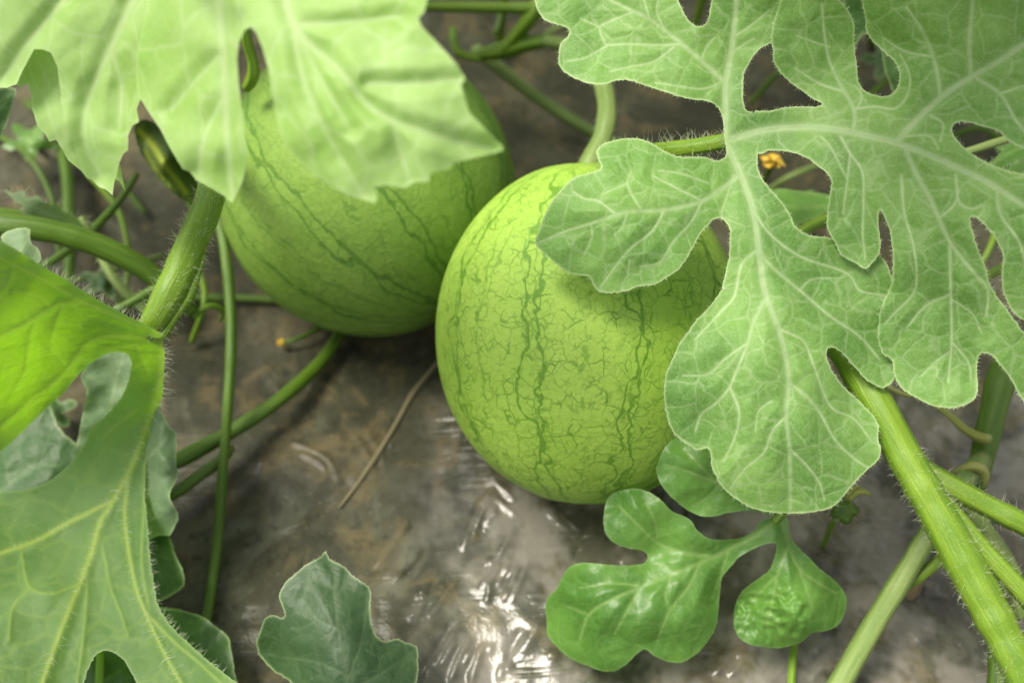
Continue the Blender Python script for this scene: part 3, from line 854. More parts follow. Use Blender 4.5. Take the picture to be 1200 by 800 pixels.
bb, bf, bo = blade([(B1, None), (B1b, lambda q: np.full(len(q), 0.012)), (B2, b_lift)], BV, BC, lb, MAT['pale'], step=3.2, rib=-0.0006, quilt=0.0022, ripple=0.0013, rip_scale=80, seed=21, edge_w=2.0, jitter=0.15, sharp=True)
tube([(255,-20,.282,9),(200,-60,.288,14),(150,-140,.34,18),(110,-170,.44,20),(60,-190,.60,20)], lb, MAT['stem'], 'petiole', seed=22)

# ------------------------------------------------------------------ back-lit leaf on the left, seen from below
C1 = [(-60,245),(0,281),(25,296),(50,312),(75,326),(100,342),(125,357),(150,370),(164,377),(180,385),(190,394),(191,402),(193,420),(192,440),(191,457),(186,480),(180,500),(175,517),(171,540),(170,562),(170,585),(172,602),(174,630),(177,660),(182,692),(186,710),(200,732),(220,752),(240,770),(262,787),(277,799),(305,820),(320,850),(250,890),(185,855),(162,806),(159,798),(152,785),(142,770),(127,762),(115,765),(105,780),(98,800),(80,860),(20,900),(-60,860),(-95,720),(-50,590),(0,576),(25,574),(50,567),(67,557),(80,545),(90,532),(100,517),(105,502),(120,490),(135,475),(145,460),(152,440),(154,425),(150,415),(140,412),(122,416),(105,427),(90,441),(75,460),(50,482),(25,507),(0,529),(-40,548),(-110,520),(-130,380),(-110,260)]
CV = [([(180,388),(190,410),(188,440),(178,480),(165,520),(150,555),(132,588),(118,610),(108,645),(95,680),(75,730),(48,805),(30,870)], 6.5, 5), ([(135,585),(105,600),(80,612),(45,632),(0,648),(-60,670)], 5, 3.5),
      ([(150,560),(146,600),(150,640),(160,690),(176,730),(195,770),(212,800),(240,860)], 4.2, 3.2), ([(170,545),(168,600),(166,660),(175,715)], 2.4, 1.8), ([(172,718),(200,748),(235,778),(275,815)], 2.8, 2), ([(102,665),(101,705),(98,740),(90,800)], 2.4, 1.8), ([(90,685),(60,695),(35,688),(26,655),(24,640)], 2.6, 1.8), ([(35,688),(15,710),(10,750)], 2.2, 1.6), ([(120,640),(130,690),(140,715),(150,745)], 2, 1.5),
      ([(182,388),(140,372),(95,352),(50,328),(0,302),(-60,270)], 3, 2.2), ([(165,383),(110,360),(75,355),(30,380),(0,395),(-60,420)], 3, 2.2), ([(170,395),(110,398),(75,438),(30,475),(0,500)], 3, 2), ([(178,400),(150,405),(120,410)], 2, 1.5), ([(75,355),(65,380),(60,400)], 1.8, 1.4), ([(62,362),(40,345),(15,342)], 1.8, 1.4), ([(40,378),(35,400),(28,440),(18,455)], 1.9, 1.4), ([(60,410),(75,425)], 1.6, 1.2), ([(160,405),(175,440)], 2, 1.4), ([(160,480),(140,495),(120,512)], 2, 1.5), ([(20,300),(10,330),(0,345)],1.7,1.3)]
CC = [(-60,245,.322),(0,281,.330),(90,335,.350),(180,386,.370),(192,430,.410),(0,400,.376),(80,400,.392),(140,405,.390),(-100,400,.36),(0,528,.438),(50,482,.442),(90,441,.425),(-110,520,.42),(150,420,.402),(150,450,.420),(172,470,.426),(186,480,.436),(165,540,.440),(130,590,.441),(170,565,.441),(110,500,.438),(80,545,.448),(0,576,.450),(50,680,.416),(0,700,.410),(110,700,.415),(172,640,.426),(200,740,.401),(275,800,.382),(50,800,.390),(150,790,.393),(0,850,.378),(-90,720,.40),(250,880,.375)]
CC = [(x, y, 0.392 + (d - 0.385) * 1.0) for x, y, d in CC]
lc = empty('watermelon_leaf', P(225, 122, gD(225, 122, .003)), 'large back lit leaf showing its ribbed underside on a thick hairy stalk', 'leaf')
cb, cf, co_ = blade([(C1, None)], CV, CC, lc, MAT['under'], step=2.3, rib=0.0014, quilt=-0.0006, ripple=0.0010, rip_scale=70, seed=41, edge_w=1.8)
pt, pi_ = tube([(173,389,.3865,22),(178,381,.3855,30),(190,361,.385,33),(205,332,.386,36),(225,285,.394,35),(247,232,.404,33),(252,195,.425,30),(238,155,.50,28),(225,122,gD(225,122,.004),26)], lc, MAT['stem'], 'petiole', seed=43, ridge=0.05)
stem_hairs(pi_, pt, 2.2, 0.0042, 44, (0.0, 0.62), 0.00005)
def depth_line(f, pts, off=0.0):
    q = np.array(pts, float)
    d = f(q) + off
    return [(x, y, z) for (x, y), z in zip(pts, d)]
px_hairs(depth_line(cf, [(50,312),(75,326),(100,342),(125,357),(150,370),(164,377)]), cb, 90, 0.0042, 1, 45)
px_hairs(depth_line(cf, [(190,394),(193,420),(192,440),(191,457),(186,480),(180,500),(175,517)]), cb, 95, 0.0062, 1, 46)
px_hairs(depth_line(cf, CV[0][0][:-1], -0.0015), cb, 130, 0.0050, 0, 47)
px_hairs(depth_line(cf, CV[2][0][:-1], -0.001), cb, 90, 0.0042, 0, 48)
px_hairs(depth_line(cf, [(171,540),(170,585),(174,630),(177,660),(186,710),(220,752),(262,787)]), cb, 130, 0.0038, 1, 49)
px_hairs(depth_line(cf, CV[1][0][:-1], -0.001), cb, 50, 0.0035, 0, 50)

# ------------------------------------------------------------------ silvery crumpled leaf behind it
D1 = [(95,441),(101,455),(100,470),(96,488),(90,520),(84,546),(70,590),(110,625),(160,640),(185,627),(199,627),(205,617),(209,602),(204,592),(200,585),(200,575),(209,557),(206,540),(207,520),(206,506),(199,500),(192,486),(186,478),(178,440),(165,405),(130,400)]
DC = [(95,441,0.456),(100,470,0.462),(85,545,0.474),(150,420,0.452),(130,480,0.466),(190,484,0.439),(206,508,0.446),(192,540,0.438),(208,557,0.444),(198,580,0.437),(208,602,0.442),(190,625,0.450),(180,570,0.446),(150,560,0.464),(160,630,0.459),(75,590,0.484)]
ld = empty('watermelon_leaf', P(120, 640, gD(120, 640, .003)), 'crumpled silvery green leaf tucked behind the back lit leaf', 'leaf')
db, df, do_ = blade([(D1, None)], [([(120,610),(150,560),(180,530),(196,512)],3,2),([(185,527),(195,545),(204,553)],2,1.5),([(150,555),(130,500),(135,450),(145,415)],3,2),([(190,500),(185,530)],2,1.5)], DC, ld, MAT['silver'], step=2.6, rib=0.0006, ripple=0.0018, rip_scale=38, seed=61, edge_w=1.6)
tube([(135,590,.466,8),(128,610,.475,9),(120,640,gD(120,640,.002),10)], ld, MAT['stem'], 'petiole', seed=62)

# ------------------------------------------------------------------ dark folded leaves under the back-lit leaf
lf = empty('watermelon_leaf', P(170, 700, gD(170, 700, .003)), 'folded mid green leaf with a pointed lobe below the silvery crumpled leaf', 'leaf')
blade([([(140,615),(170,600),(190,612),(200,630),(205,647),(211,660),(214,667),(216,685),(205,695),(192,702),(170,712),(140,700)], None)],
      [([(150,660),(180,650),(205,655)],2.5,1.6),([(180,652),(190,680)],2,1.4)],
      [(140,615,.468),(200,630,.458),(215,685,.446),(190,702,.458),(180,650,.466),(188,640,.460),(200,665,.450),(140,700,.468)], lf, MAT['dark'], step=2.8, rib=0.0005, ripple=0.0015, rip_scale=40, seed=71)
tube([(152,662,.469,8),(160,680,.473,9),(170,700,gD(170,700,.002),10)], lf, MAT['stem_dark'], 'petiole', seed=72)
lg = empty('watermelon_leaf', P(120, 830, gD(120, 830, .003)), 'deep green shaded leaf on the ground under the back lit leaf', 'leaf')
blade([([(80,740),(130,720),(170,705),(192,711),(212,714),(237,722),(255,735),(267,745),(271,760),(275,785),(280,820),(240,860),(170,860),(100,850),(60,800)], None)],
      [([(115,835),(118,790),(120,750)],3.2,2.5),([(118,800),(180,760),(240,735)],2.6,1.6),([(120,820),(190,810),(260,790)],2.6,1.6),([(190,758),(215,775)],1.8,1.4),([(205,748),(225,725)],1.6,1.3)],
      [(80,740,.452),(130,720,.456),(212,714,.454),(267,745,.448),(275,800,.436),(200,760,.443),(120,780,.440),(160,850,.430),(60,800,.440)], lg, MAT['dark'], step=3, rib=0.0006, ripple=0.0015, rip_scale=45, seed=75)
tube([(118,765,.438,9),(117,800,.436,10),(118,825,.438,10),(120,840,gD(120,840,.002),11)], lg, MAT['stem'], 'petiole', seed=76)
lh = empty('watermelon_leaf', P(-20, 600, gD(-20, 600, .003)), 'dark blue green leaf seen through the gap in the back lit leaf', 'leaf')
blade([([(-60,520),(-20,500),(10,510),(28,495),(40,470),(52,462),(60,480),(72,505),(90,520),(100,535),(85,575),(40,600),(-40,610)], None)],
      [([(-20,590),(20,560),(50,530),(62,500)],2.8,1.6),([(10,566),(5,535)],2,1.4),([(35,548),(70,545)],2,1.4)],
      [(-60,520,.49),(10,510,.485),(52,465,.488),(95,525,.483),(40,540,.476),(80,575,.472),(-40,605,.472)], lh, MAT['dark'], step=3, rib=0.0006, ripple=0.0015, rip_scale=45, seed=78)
tube([(-15,588,.476,8),(-18,600,.480,9),(-20,606,gD(-20,606,.002),10)], lh, MAT['stem_dark'], 'petiole', seed=79)

# ------------------------------------------------------------------ dark leaf at the bottom
E1 = [(341,799),(331,792),(321,786),(311,776),(303,765),(301,750),(304,740),(311,724),(320,720),(329,723),(333,721),(331,710),(327,699),(331,687),(345,672),(360,660),(374,653),(382,645),(386,654),(400,661),(415,675),(434,690),(434,707),(435,727),(440,742),(447,750),(456,750),(464,748),(476,752),(489,758),(490,775),(489,794),(478,815),(440,850),(390,870),(350,835)]
EV = [([(408,850),(405,790),(398,745),(394,715),(392,695),(392,675),(384,650)],3.6,1.6),([(397,738),(372,725),(355,702)],2.4,1.5),([(408,795),(424,750),(428,720),(430,700)],2.4,1.5),([(407,810),(445,790),(485,762)],2.6,1.5),([(393,700),(402,685),(405,670)],1.8,1.3),([(405,790),(370,775),(335,770),(310,765)],2.2,1.4),([(372,725),(355,735),(340,735)],1.7,1.3),([(392,690),(370,680),(362,668)],1.7,1.3),([(428,760),(445,770),(455,765)],1.6,1.3)]
EC = [(303,765,.418),(312,725,.412),(340,690,.408),(384,648,.416),(430,690,.410),(440,745,.404),(489,760,.412),(489,795,.408),(395,740,.398),(360,740,.402),(405,800,.394),(345,795,.404),(320,780,.414),(450,790,.400),(400,860,.394)]
le = empty('watermelon_leaf', P(425, 900, gD(425, 900, .003)), 'dull dark green lobed leaf standing alone on the bare film', 'leaf')
eb, ef, eo = blade([(E1, None)], EV, EC, le, MAT['lone'], step=2.2, rib=-0.0003, quilt=0.0007, ripple=0.0010, rip_scale=75, seed=81, edge_w=1.4)
outline_hairs(eo, eb, 0.0008, 0.3, 82, 0.00004)
tube([(407,840,.3965,9),(412,870,.402,11),(425,900,gD(425,900,.002),13)], le, MAT['stem'], 'petiole', seed=83)

# ------------------------------------------------------------------ young bright leaf in front of the melon
F1 = [(903,606),(890,611),(885,620),(870,629),(850,632),(830,630),(817,621),(810,610),(800,604),(788,599),(775,586),(760,576),(745,572),(730,574),(717,579),(711,586),(708,599),(707,612),(710,625),(720,636),(737,642),(750,644),(757,648),(759,653),(755,659),(737,662),(720,662),(700,660),(682,659),(667,664),(659,675),(654,687),(642,700),(639,710),(641,730),(641,742),(650,755),(670,772),(687,779),(707,786),(722,785),(735,777),(747,765),(756,760),(765,767),(780,774),(797,776),(807,772),(822,760),(832,747),(840,730),(842,712),(844,692),(846,677),(855,665),(867,652),(880,644),(898,637),(910,637),(909,647),(905,660),(900,669),(885,680),(870,692),(862,707),(860,722),(861,737),(867,747),(880,755),(898,758),(910,759),(927,756),(942,750),(952,741),(967,739),(982,732),(989,720),(992,702),(987,690),(975,677),(962,667),(950,655),(937,642),(927,630),(924,617),(922,606),(914,601)]
F2 = [(905,604),(880,598),(852,601),(840,604),(825,605),(810,600),(792,587),(780,575),(772,562),(769,550),(772,540),(777,527),(790,514),(830,508),(880,538),(912,580),(915,600)]
FV = [([(914,606),(890,624),(857,642),(830,655),(790,672),(750,688),(715,703),(690,720),(680,748)],4,2),([(835,652),(800,647),(770,635),(745,612),(725,592)],3,1.8),([(750,688),(735,715),(720,742)],2.4,1.5),([(820,660),(805,690),(785,715),(770,750)],2.6,1.6),([(690,720),(660,708)],1.8,1.3),([(752,687),(720,683),(680,688)],2,1.4),([(770,635),(768,612),(757,590)],1.8,1.4),([(855,643),(845,670),(835,700)],1.9,1.4),([(787,673),(780,695),(785,715)],1.7,1.3),
      ([(914,606),(922,630),(928,650),(938,668),(958,682),(978,694)],3.2,1.7),([(924,640),(912,670),(905,705),(898,735)],2.3,1.5),([(936,665),(945,690),(955,720)],2.1,1.4),([(912,672),(892,692),(880,705)],1.7,1.3),
      ([(912,602),(880,580),(840,565),(800,550),(780,545)],3,1.7),([(845,567),(825,585),(810,592)],1.8,1.3),([(840,565),(815,540),(800,525)],1.8,1.3)]
FC = [(914,604,.428),(860,640,.430),(740,600,.428),(712,595,.437),(750,575,.432),(757,650,.436),(680,662,.437),(640,715,.452),(700,700,.427),(750,690,.428),(690,775,.441),(740,740,.428),(800,770,.434),(800,700,.425),(842,700,.434),(925,640,.427),(865,710,.440),(920,710,.423),(885,750,.436),(930,755,.436),(990,710,.436),(960,690,.426),(940,735,.423)]
def f2_lift(q):
    return -0.004 * smooth(0, 60, np.linalg.norm(q - np.array([914, 602]), axis=1)) - 0.030 * smooth(900, 800, q[:, 0]) * smooth(600, 540, q[:, 1]) * 0.25
ly = empty('watermelon_leaf', P(955, 545, gD(955, 545, .003)), 'young glossy bright green leaf with rounded lobes in front of the striped melon', 'leaf')
def f1_pucker(q):
    d = np.linalg.norm((q - np.array([905, 722])) / np.array([52, 40]), axis=1)
    return (0.0026 * np.abs(wob(q, 26, 95)) + 0.0007 * wob(q, 12, 96)) * smooth(1.1, 0.5, d)
yb, yf, yo = blade([(F1, f1_pucker), (F2, f2_lift)], FV, FC, ly, MAT['young'], step=2.3, rib=-0.0005, quilt=0.0019, ripple=0.0012, rip_scale=60, seed=91, edge_w=1.2, curl=0.0005, jitter=0.2)
tube([(908,612,.4285,8),(918,598,.429,12),(930,575,.436,13),(945,555,.47,13),(955,545,gD(955,545,.003),13)], ly, MAT['stem'], 'petiole', seed=92)

# ------------------------------------------------------------------ vines, stalks and tendrils
def vine(path, label, mat, name='vine_stem', cat='stem', hair=None, group=None, part='stem', **kw):
    X0 = P(*path[0][:3])
    t = empty(name, X0, label, cat, group)
    s, info = tube(path, t, MAT[mat], part, **kw)
    if hair:
        stem_hairs(info, s, hair[0], hair[1], kw.get('seed', 0) + 100, hair[2] if len(hair) > 2 else (0, 1), 0.00006)
    return t, s, info

vine([(905,300,.50,30),(950,350,.455,34),(985,400,.415,38),(1012,445,.396,39),(1060,535,.385,41),(1100,605,.378,42),(1150,697,.370,43),(1200,790,.362,45),(1250,880,.360,46),(1320,1000,.372,46),(1390,1110,.402,44)],
     'thick straight bright green stalk running down beside the grey green leaf', 'stem', name='leaf_stalk', cat='stalk', hair=(1.3, 0.0030, (0.3, 1)), seed=101, ridge=0.045, ridges=6)
vine([(1050,505,.425,22),(1078,543,.418,23),(1120,572,.412,25),(1160,594,.408,26),(1200,614,.404,27),(1270,650,.402,28),(1400,712,.425,28),(1500,765,.462,26)],
     'slanting green vine stem that dives under the thick straight stalk', 'stem', hair=(0.6, 0.004), seed=102)
vine([(1080,560,.405,18),(1108,592,.400,21),(1140,630,.395,23),(1175,668,.390,24),(1210,706,.386,25),(1270,770,.385,26),(1370,870,.40,26),(1450,950,.432,24)],
     'ribbed green vine stem lying close along the thick straight stalk', 'stem', hair=(0.8, 0.004), seed=103)
vine([(950,860,.440,28),(985,800,.440,27),(1020,738,.437,26),(1058,676,.434,26),(1092,620,.432,25),(1120,575,.44,24),(1150,540,.475,24)],
     'smooth pale green stem leaning across the wrinkled film under the thick stalk', 'stem_pale', seed=104, ridge=0.03)
vine([(1045,695,.442,12),(1072,678,.438,14),(1110,650,.434,14),(1150,628,.43,14)],
     'short thin green shoot forking from the smooth pale stem', 'stem', seed=105)
vine([(1190,400,.50,34),(1176,435,.492,33),(1163,485,.484,30),(1150,540,.478,27),(1140,580,.475,24)],
     'upright blurred green stem with a yellow tendril hooked round it', 'stem_dark', seed=106)
vine([(1118,575,.44,16),(1140,600,.437,20),(1160,630,.435,22),(1185,670,.437,22),(1200,720,.44,22)],
     'pale green stem seen between the crossing stems', 'stem_pale', seed=107)
vine([(1135,585,.45,12),(1137,610,.448,13),(1136,640,.45,13)], 'short pale stub of stem between the crossing stems', 'stem_pale', seed=117)
vine([(1160,660,.43,22),(1170,720,.425,25),(1172,770,.42,26),(1170,830,.415,27)],
     'vertical dark green stem half hidden behind the thick straight stalk', 'stem_dark', hair=(0.6, 0.004), seed=108)
vine([(1060,452,.505,5),(1085,466,.497,6),(1110,484,.488,8),(1130,502,.478,10),(1148,512,.470,12),(1160,514,.466,10)],
     'yellow green tendril hooked over the upright blurred stem', 'tendril', name='tendril', cat='tendril', part='coil', seed=109)
vine([(1118,553,.455,5),(1128,549,.452,9),(1142,546,.450,12),(1153,552,.451,11),(1155,562,.452,7),(1152,571,.454,3)],
     'short curled yellow tendril beside the slanting vine stem', 'tendril', name='tendril', cat='tendril', part='coil', seed=110)
vine([(1030,440,.47,4),(1045,455,.466,5),(1060,462,.463,6),(1078,463,.464,3)],
     'tiny pale tendril beneath the edge of the grey green leaf', 'tendril', name='tendril', cat='tendril', part='coil', seed=111)
vine(on_ground([(934,735,8),(930,762,9),(928,785,9),(927,815,9)], .008),
     'thin green stalk on the film below the young glossy leaf', 'stem', name='leaf_stalk', cat='stalk', seed=112)

# left side
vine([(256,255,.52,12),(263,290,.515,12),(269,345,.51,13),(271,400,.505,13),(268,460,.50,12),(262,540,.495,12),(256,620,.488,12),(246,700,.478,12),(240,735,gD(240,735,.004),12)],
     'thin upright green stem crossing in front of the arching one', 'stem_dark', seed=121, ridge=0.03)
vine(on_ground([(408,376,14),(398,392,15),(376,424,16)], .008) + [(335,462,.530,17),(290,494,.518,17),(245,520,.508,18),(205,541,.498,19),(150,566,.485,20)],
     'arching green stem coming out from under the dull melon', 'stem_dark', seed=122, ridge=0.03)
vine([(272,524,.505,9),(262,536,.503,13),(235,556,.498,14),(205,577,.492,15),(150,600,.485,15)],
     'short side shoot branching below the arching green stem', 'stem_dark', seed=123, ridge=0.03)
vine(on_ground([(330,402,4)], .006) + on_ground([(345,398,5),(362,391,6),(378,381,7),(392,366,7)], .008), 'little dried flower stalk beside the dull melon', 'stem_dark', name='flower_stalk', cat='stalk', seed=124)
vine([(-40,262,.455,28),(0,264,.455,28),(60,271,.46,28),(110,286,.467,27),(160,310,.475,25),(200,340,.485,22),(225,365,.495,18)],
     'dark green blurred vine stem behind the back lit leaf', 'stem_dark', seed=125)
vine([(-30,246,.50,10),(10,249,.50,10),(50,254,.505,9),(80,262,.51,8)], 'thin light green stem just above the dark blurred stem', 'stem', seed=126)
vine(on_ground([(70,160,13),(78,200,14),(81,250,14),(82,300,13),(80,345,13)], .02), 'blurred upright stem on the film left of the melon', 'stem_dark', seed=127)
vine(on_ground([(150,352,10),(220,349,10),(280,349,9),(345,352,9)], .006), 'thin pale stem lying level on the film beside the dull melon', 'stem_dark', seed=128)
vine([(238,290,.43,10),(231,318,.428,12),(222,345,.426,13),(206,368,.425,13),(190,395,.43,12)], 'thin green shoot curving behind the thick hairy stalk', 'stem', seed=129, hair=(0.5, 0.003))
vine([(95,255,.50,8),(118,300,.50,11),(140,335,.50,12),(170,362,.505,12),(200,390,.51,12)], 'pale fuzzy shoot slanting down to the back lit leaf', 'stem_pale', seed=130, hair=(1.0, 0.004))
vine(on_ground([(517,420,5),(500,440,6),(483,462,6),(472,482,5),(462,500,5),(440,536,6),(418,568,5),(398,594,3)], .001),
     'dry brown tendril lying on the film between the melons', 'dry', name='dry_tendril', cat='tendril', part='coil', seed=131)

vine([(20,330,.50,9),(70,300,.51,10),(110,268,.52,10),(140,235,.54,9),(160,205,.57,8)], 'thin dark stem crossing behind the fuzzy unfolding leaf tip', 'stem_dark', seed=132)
vine([(120,372,.47,9),(165,348,.475,10),(205,322,.485,9),(238,300,.50,8)], 'thin hairy shoot crossing behind the foot of the thick hairy stalk', 'stem_dark', seed=133, hair=(0.8, 0.003))
vine([(228,372,.50,6),(238,362,.50,7),(252,358,.505,7),(262,366,.51,6),(258,376,.515,4)], 'small curled green tendril beside the thick hairy stalk', 'stem', name='tendril', cat='tendril', part='coil', seed=134)
# top
vine([(470,6,.60,11),(520,8,.60,12),(580,9,.60,13),(640,10,.60,14),(720,8,.60,14)], 'level bright green stem behind the pale leaf', 'stem', seed=141)
t_, s_, i_ = vine([(556,58,.64,16),(575,72,.64,15),(610,100,.645,14),(650,128,.648,14),(700,158,.65,14),(760,190,.655,14)], 'pale straight vine stem slanting behind the front melon stalk', 'stem_pale', seed=142)
vine([(548,66,.63,8),(575,62,.625,18),(600,56,.618,22),(622,50,.613,19),(645,49,.611,16)], 'swollen green vine node above the dull melon', 'stem', seed=143)
vine([(590,58,.618,14),(606,40,.61,16),(622,20,.602,18),(640,-10,.60,18)], 'short green stem rising from the vine node to the level stem', 'stem', seed=144)
vine([(531,34,.625,8),(532,48,.622,11),(536,60,.62,11),(548,66,.62,9),(562,70,.62,8)], 'small bent green shoot beside the vine node', 'stem', seed=145)
vine([(580,40,.64,7),(585,28,.64,7),(587,12,.64,7)], 'tiny upright shoot above the vine node', 'stem_dark', seed=146)
vine([(286,30,.45,10),(290,52,.455,12),(296,72,.46,12),(296,92,.465,14),(288,104,.47,10)], 'knobbly yellow green shoot seen through a gap in the pale leaf', 'stem', seed=147, ridge=0.15)

# right, behind the grey green leaf
vine([(915,300,.47,13),(940,272,.475,14),(970,257,.48,14),(1010,245,.485,14)], 'bright green stem glimpsed through the central hole of the big leaf', 'stem', seed=151)
vine([(1110,184,.46,8),(1140,176,.458,9),(1165,168,.456,9),(1190,160,.455,9)], 'thin pale stem glimpsed through a slit in the big leaf', 'stem_pale', seed=152)
vine([(1140,332,.45,10),(1160,322,.45,11),(1185,308,.45,11)], 'short bright stem glimpsed through the lowest slit of the big leaf', 'stem', seed=153)

# ------------------------------------------------------------------ small leaves and shoots
def small_leaf(outl, ctrl, veins, mat, label, base, name='small_leaf', hair=None, seed=1, pet=None, petmat='stem', **kw):
    t = empty(name, P(*base), label, 'leaf')
    b, f, o = blade([(outl, None)], veins, ctrl, t, MAT[mat], seed=seed, **{**dict(step=3, ripple=0.001, rip_scale=35), **kw})
    if hair: outline_hairs(o, b, hair[0], hair[1], seed, 0.00006)
    if pet: tube(pet, t, MAT[petmat], 'petiole', seed=seed)
    return t
MAT['bud'] = leaf_mat('leaf_bud_dark', (0.012, 0.034, 0.005), (0.024, 0.058, 0.008), (0.28, 0.34, 0.03), (0.03, 0.07, 0.004), 0.15, 0.2, 0.3, groove=False, medge=0.0)
small_leaf([(158,146),(170,140),(186,148),(202,166),(218,188),(230,210),(232,226),(220,236),(206,228),(190,214),(176,197),(164,176)],
           [(158,146,.50),(190,190,.490),(215,195,.510),(172,192,.508),(222,234,.508),(190,150,.515)], [([(164,154),(180,172),(194,196),(208,212),(218,226)],7,5),([(170,176),(184,200),(202,222)],3,2)], 'bud',
           'narrow folded dark leaf bud with a yellow midrib between two lobes of the pale leaf', (220,236,.51), seed=161, pet=[(219,228,.51,7),(224,242,.515,8),(232,262,.53,8)])
small_leaf([(5,222),(15,226),(28,224),(30,232),(45,230),(52,238),(68,240),(75,248),(92,256),(98,266),(80,268),(62,262),(50,266),(40,258),(32,262),(28,250),(30,244),(18,236)],
           [(5,222,.49),(60,250,.488),(98,266,.50),(30,240,.485),(45,262,.495)], [([(8,224),(40,244),(95,264)],3,2)], 'silver',
           'fuzzy unfolding leaf tip at the left above the dark blurred stem', (98,266,.50), hair=(0.004, 1.2), seed=162, pet=[(90,262,.50,6),(105,275,.502,8),(118,300,.50,9)], petmat='stem_pale')
small_leaf([(2,275),(20,268),(34,268),(36,283),(45,292),(47,306),(30,312),(10,300)], [(2,275,.43),(36,270,.43),(46,305,.425),(20,300,.42)], [([(15,305),(28,288),(33,272)],2,1.4)], 'silver',
           'small pale leaf poking up behind the top edge of the back lit leaf', (12,305,.43), seed=163, pet=[(16,303,.422,6),(12,330,.45,7),(10,360,.50,8)])
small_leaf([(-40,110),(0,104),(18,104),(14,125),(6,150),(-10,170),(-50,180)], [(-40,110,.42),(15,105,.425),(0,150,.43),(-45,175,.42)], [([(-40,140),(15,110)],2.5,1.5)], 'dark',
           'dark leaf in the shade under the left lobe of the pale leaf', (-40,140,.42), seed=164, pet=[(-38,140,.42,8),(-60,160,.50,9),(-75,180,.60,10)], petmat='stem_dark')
small_leaf([(890,232),(905,222),(940,224),(975,230),(985,240),(965,250),(935,262),(905,256)], [(890,232,.50),(940,224,.508),(985,240,.505),(935,262,.49),(935,242,.494)], [([(985,240),(935,243),(895,236)],2.5,1.6)], 'young',
           'blurred green leaf glimpsed through the central hole of the big leaf', (985,240,.505), seed=165, pet=[(982,240,.505,7),(1005,245,.52,8),(1030,255,.56,8)])
small_leaf([(1155,196),(1168,184),(1178,172),(1192,165),(1210,168),(1205,184),(1188,190),(1172,200)], [(1155,196,.43),(1190,166,.435),(1210,170,.435),(1185,190,.425)], [([(1158,196),(1182,180),(1208,168)],2.6,1.6)], 'young',
           'hairy young leaf tip glimpsed through a slit in the big leaf', (1210,170,.435), hair=(0.003, 1.0), seed=166, pet=[(1205,172,.435,6),(1230,180,.46,7),(1250,200,.5,8)])
small_leaf([(1176,202),(1190,192),(1215,190),(1240,200),(1220,212),(1190,212)], [(1176,202,.42),(1215,190,.425),(1240,200,.425),(1200,212,.418)], [([(1178,204),(1238,200)],2.2,1.5)], 'young',
           'bright hairy leaf edge just below the young leaf tip', (1240,200,.425), hair=(0.003, 1.0), seed=167, pet=[(1235,200,.425,6),(1260,215,.46,7),(1280,235,.5,8)])
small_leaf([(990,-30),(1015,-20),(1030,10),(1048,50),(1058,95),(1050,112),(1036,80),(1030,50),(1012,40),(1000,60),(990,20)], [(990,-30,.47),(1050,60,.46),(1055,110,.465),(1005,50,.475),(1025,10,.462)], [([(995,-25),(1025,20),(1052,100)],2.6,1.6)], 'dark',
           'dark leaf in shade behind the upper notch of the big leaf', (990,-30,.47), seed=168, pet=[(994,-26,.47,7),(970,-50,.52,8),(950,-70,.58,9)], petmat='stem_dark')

def blob(center, r, seed, squash=0.8, rough=0.16, n=(20, 14)):
    rr = np.random.default_rng(seed)
    V = []
    for i in range(n[1] + 1):
        ph = math.pi * i / n[1]
        for j in range(n[0]):
            th = 2 * math.pi * j / n[0]
            q = 1 + rough * math.sin(5 * th + seed) * math.sin(ph) ** 2 + rough * 0.6 * math.sin(3 * ph + 2 * th)
            V.append(center + r * q * np.array([math.sin(ph) * math.cos(th), math.sin(ph) * math.sin(th), squash * math.cos(ph)]))
    i, j = np.meshgrid(np.arange(n[1]), np.arange(n[0]), indexing='ij')
    p = i * n[0] + j; q = i * n[0] + (j + 1) % n[0]
    return np.array(V), np.stack([p, p + n[0], q + n[0], q], -1).reshape(-1, 4)

# fuzzy green fruitlet beside the big leaf's lowest lobe, with two small sepals
bc = P(989, 596, .455)
bud = empty('flower_bud', bc - np.array([0, 0, .006]), 'tiny fuzzy green fruit bud under the tip of the big leaf', 'bud')
V_, F_ = blob(bc, 0.0062, 3)
me_ = mesh_np('ovary', V_, F_, {'stco': V_ * 300})
ov = link('ovary', me_, MAT['stem_dark'], bud)
rr_ = np.random.default_rng(5)
nd_ = rr_.normal(0, 1, (160, 3)); nd_ /= np.linalg.norm(nd_, axis=1)[:, None]
hairs(bc + nd_ * 0.0058, nd_, rr_.uniform(.0015, .003, 160), ov, 0.00006, seed=5)
for pa in ([(995,586,.452,5),(1004,577,.449,7),(1014,576,.447,7),(1021,580,.447,3)], [(992,584,.452,4),(1000,572,.449,5),(1008,570,.449,2)]):
    tube(pa, bud, MAT['tendril'], 'sepal', seed=171)
tube([(985,602,.456,7),(975,615,.462,6),(965,640,gD(965,640,.003),6)], bud, MAT['stem'], 'stalk', seed=172)

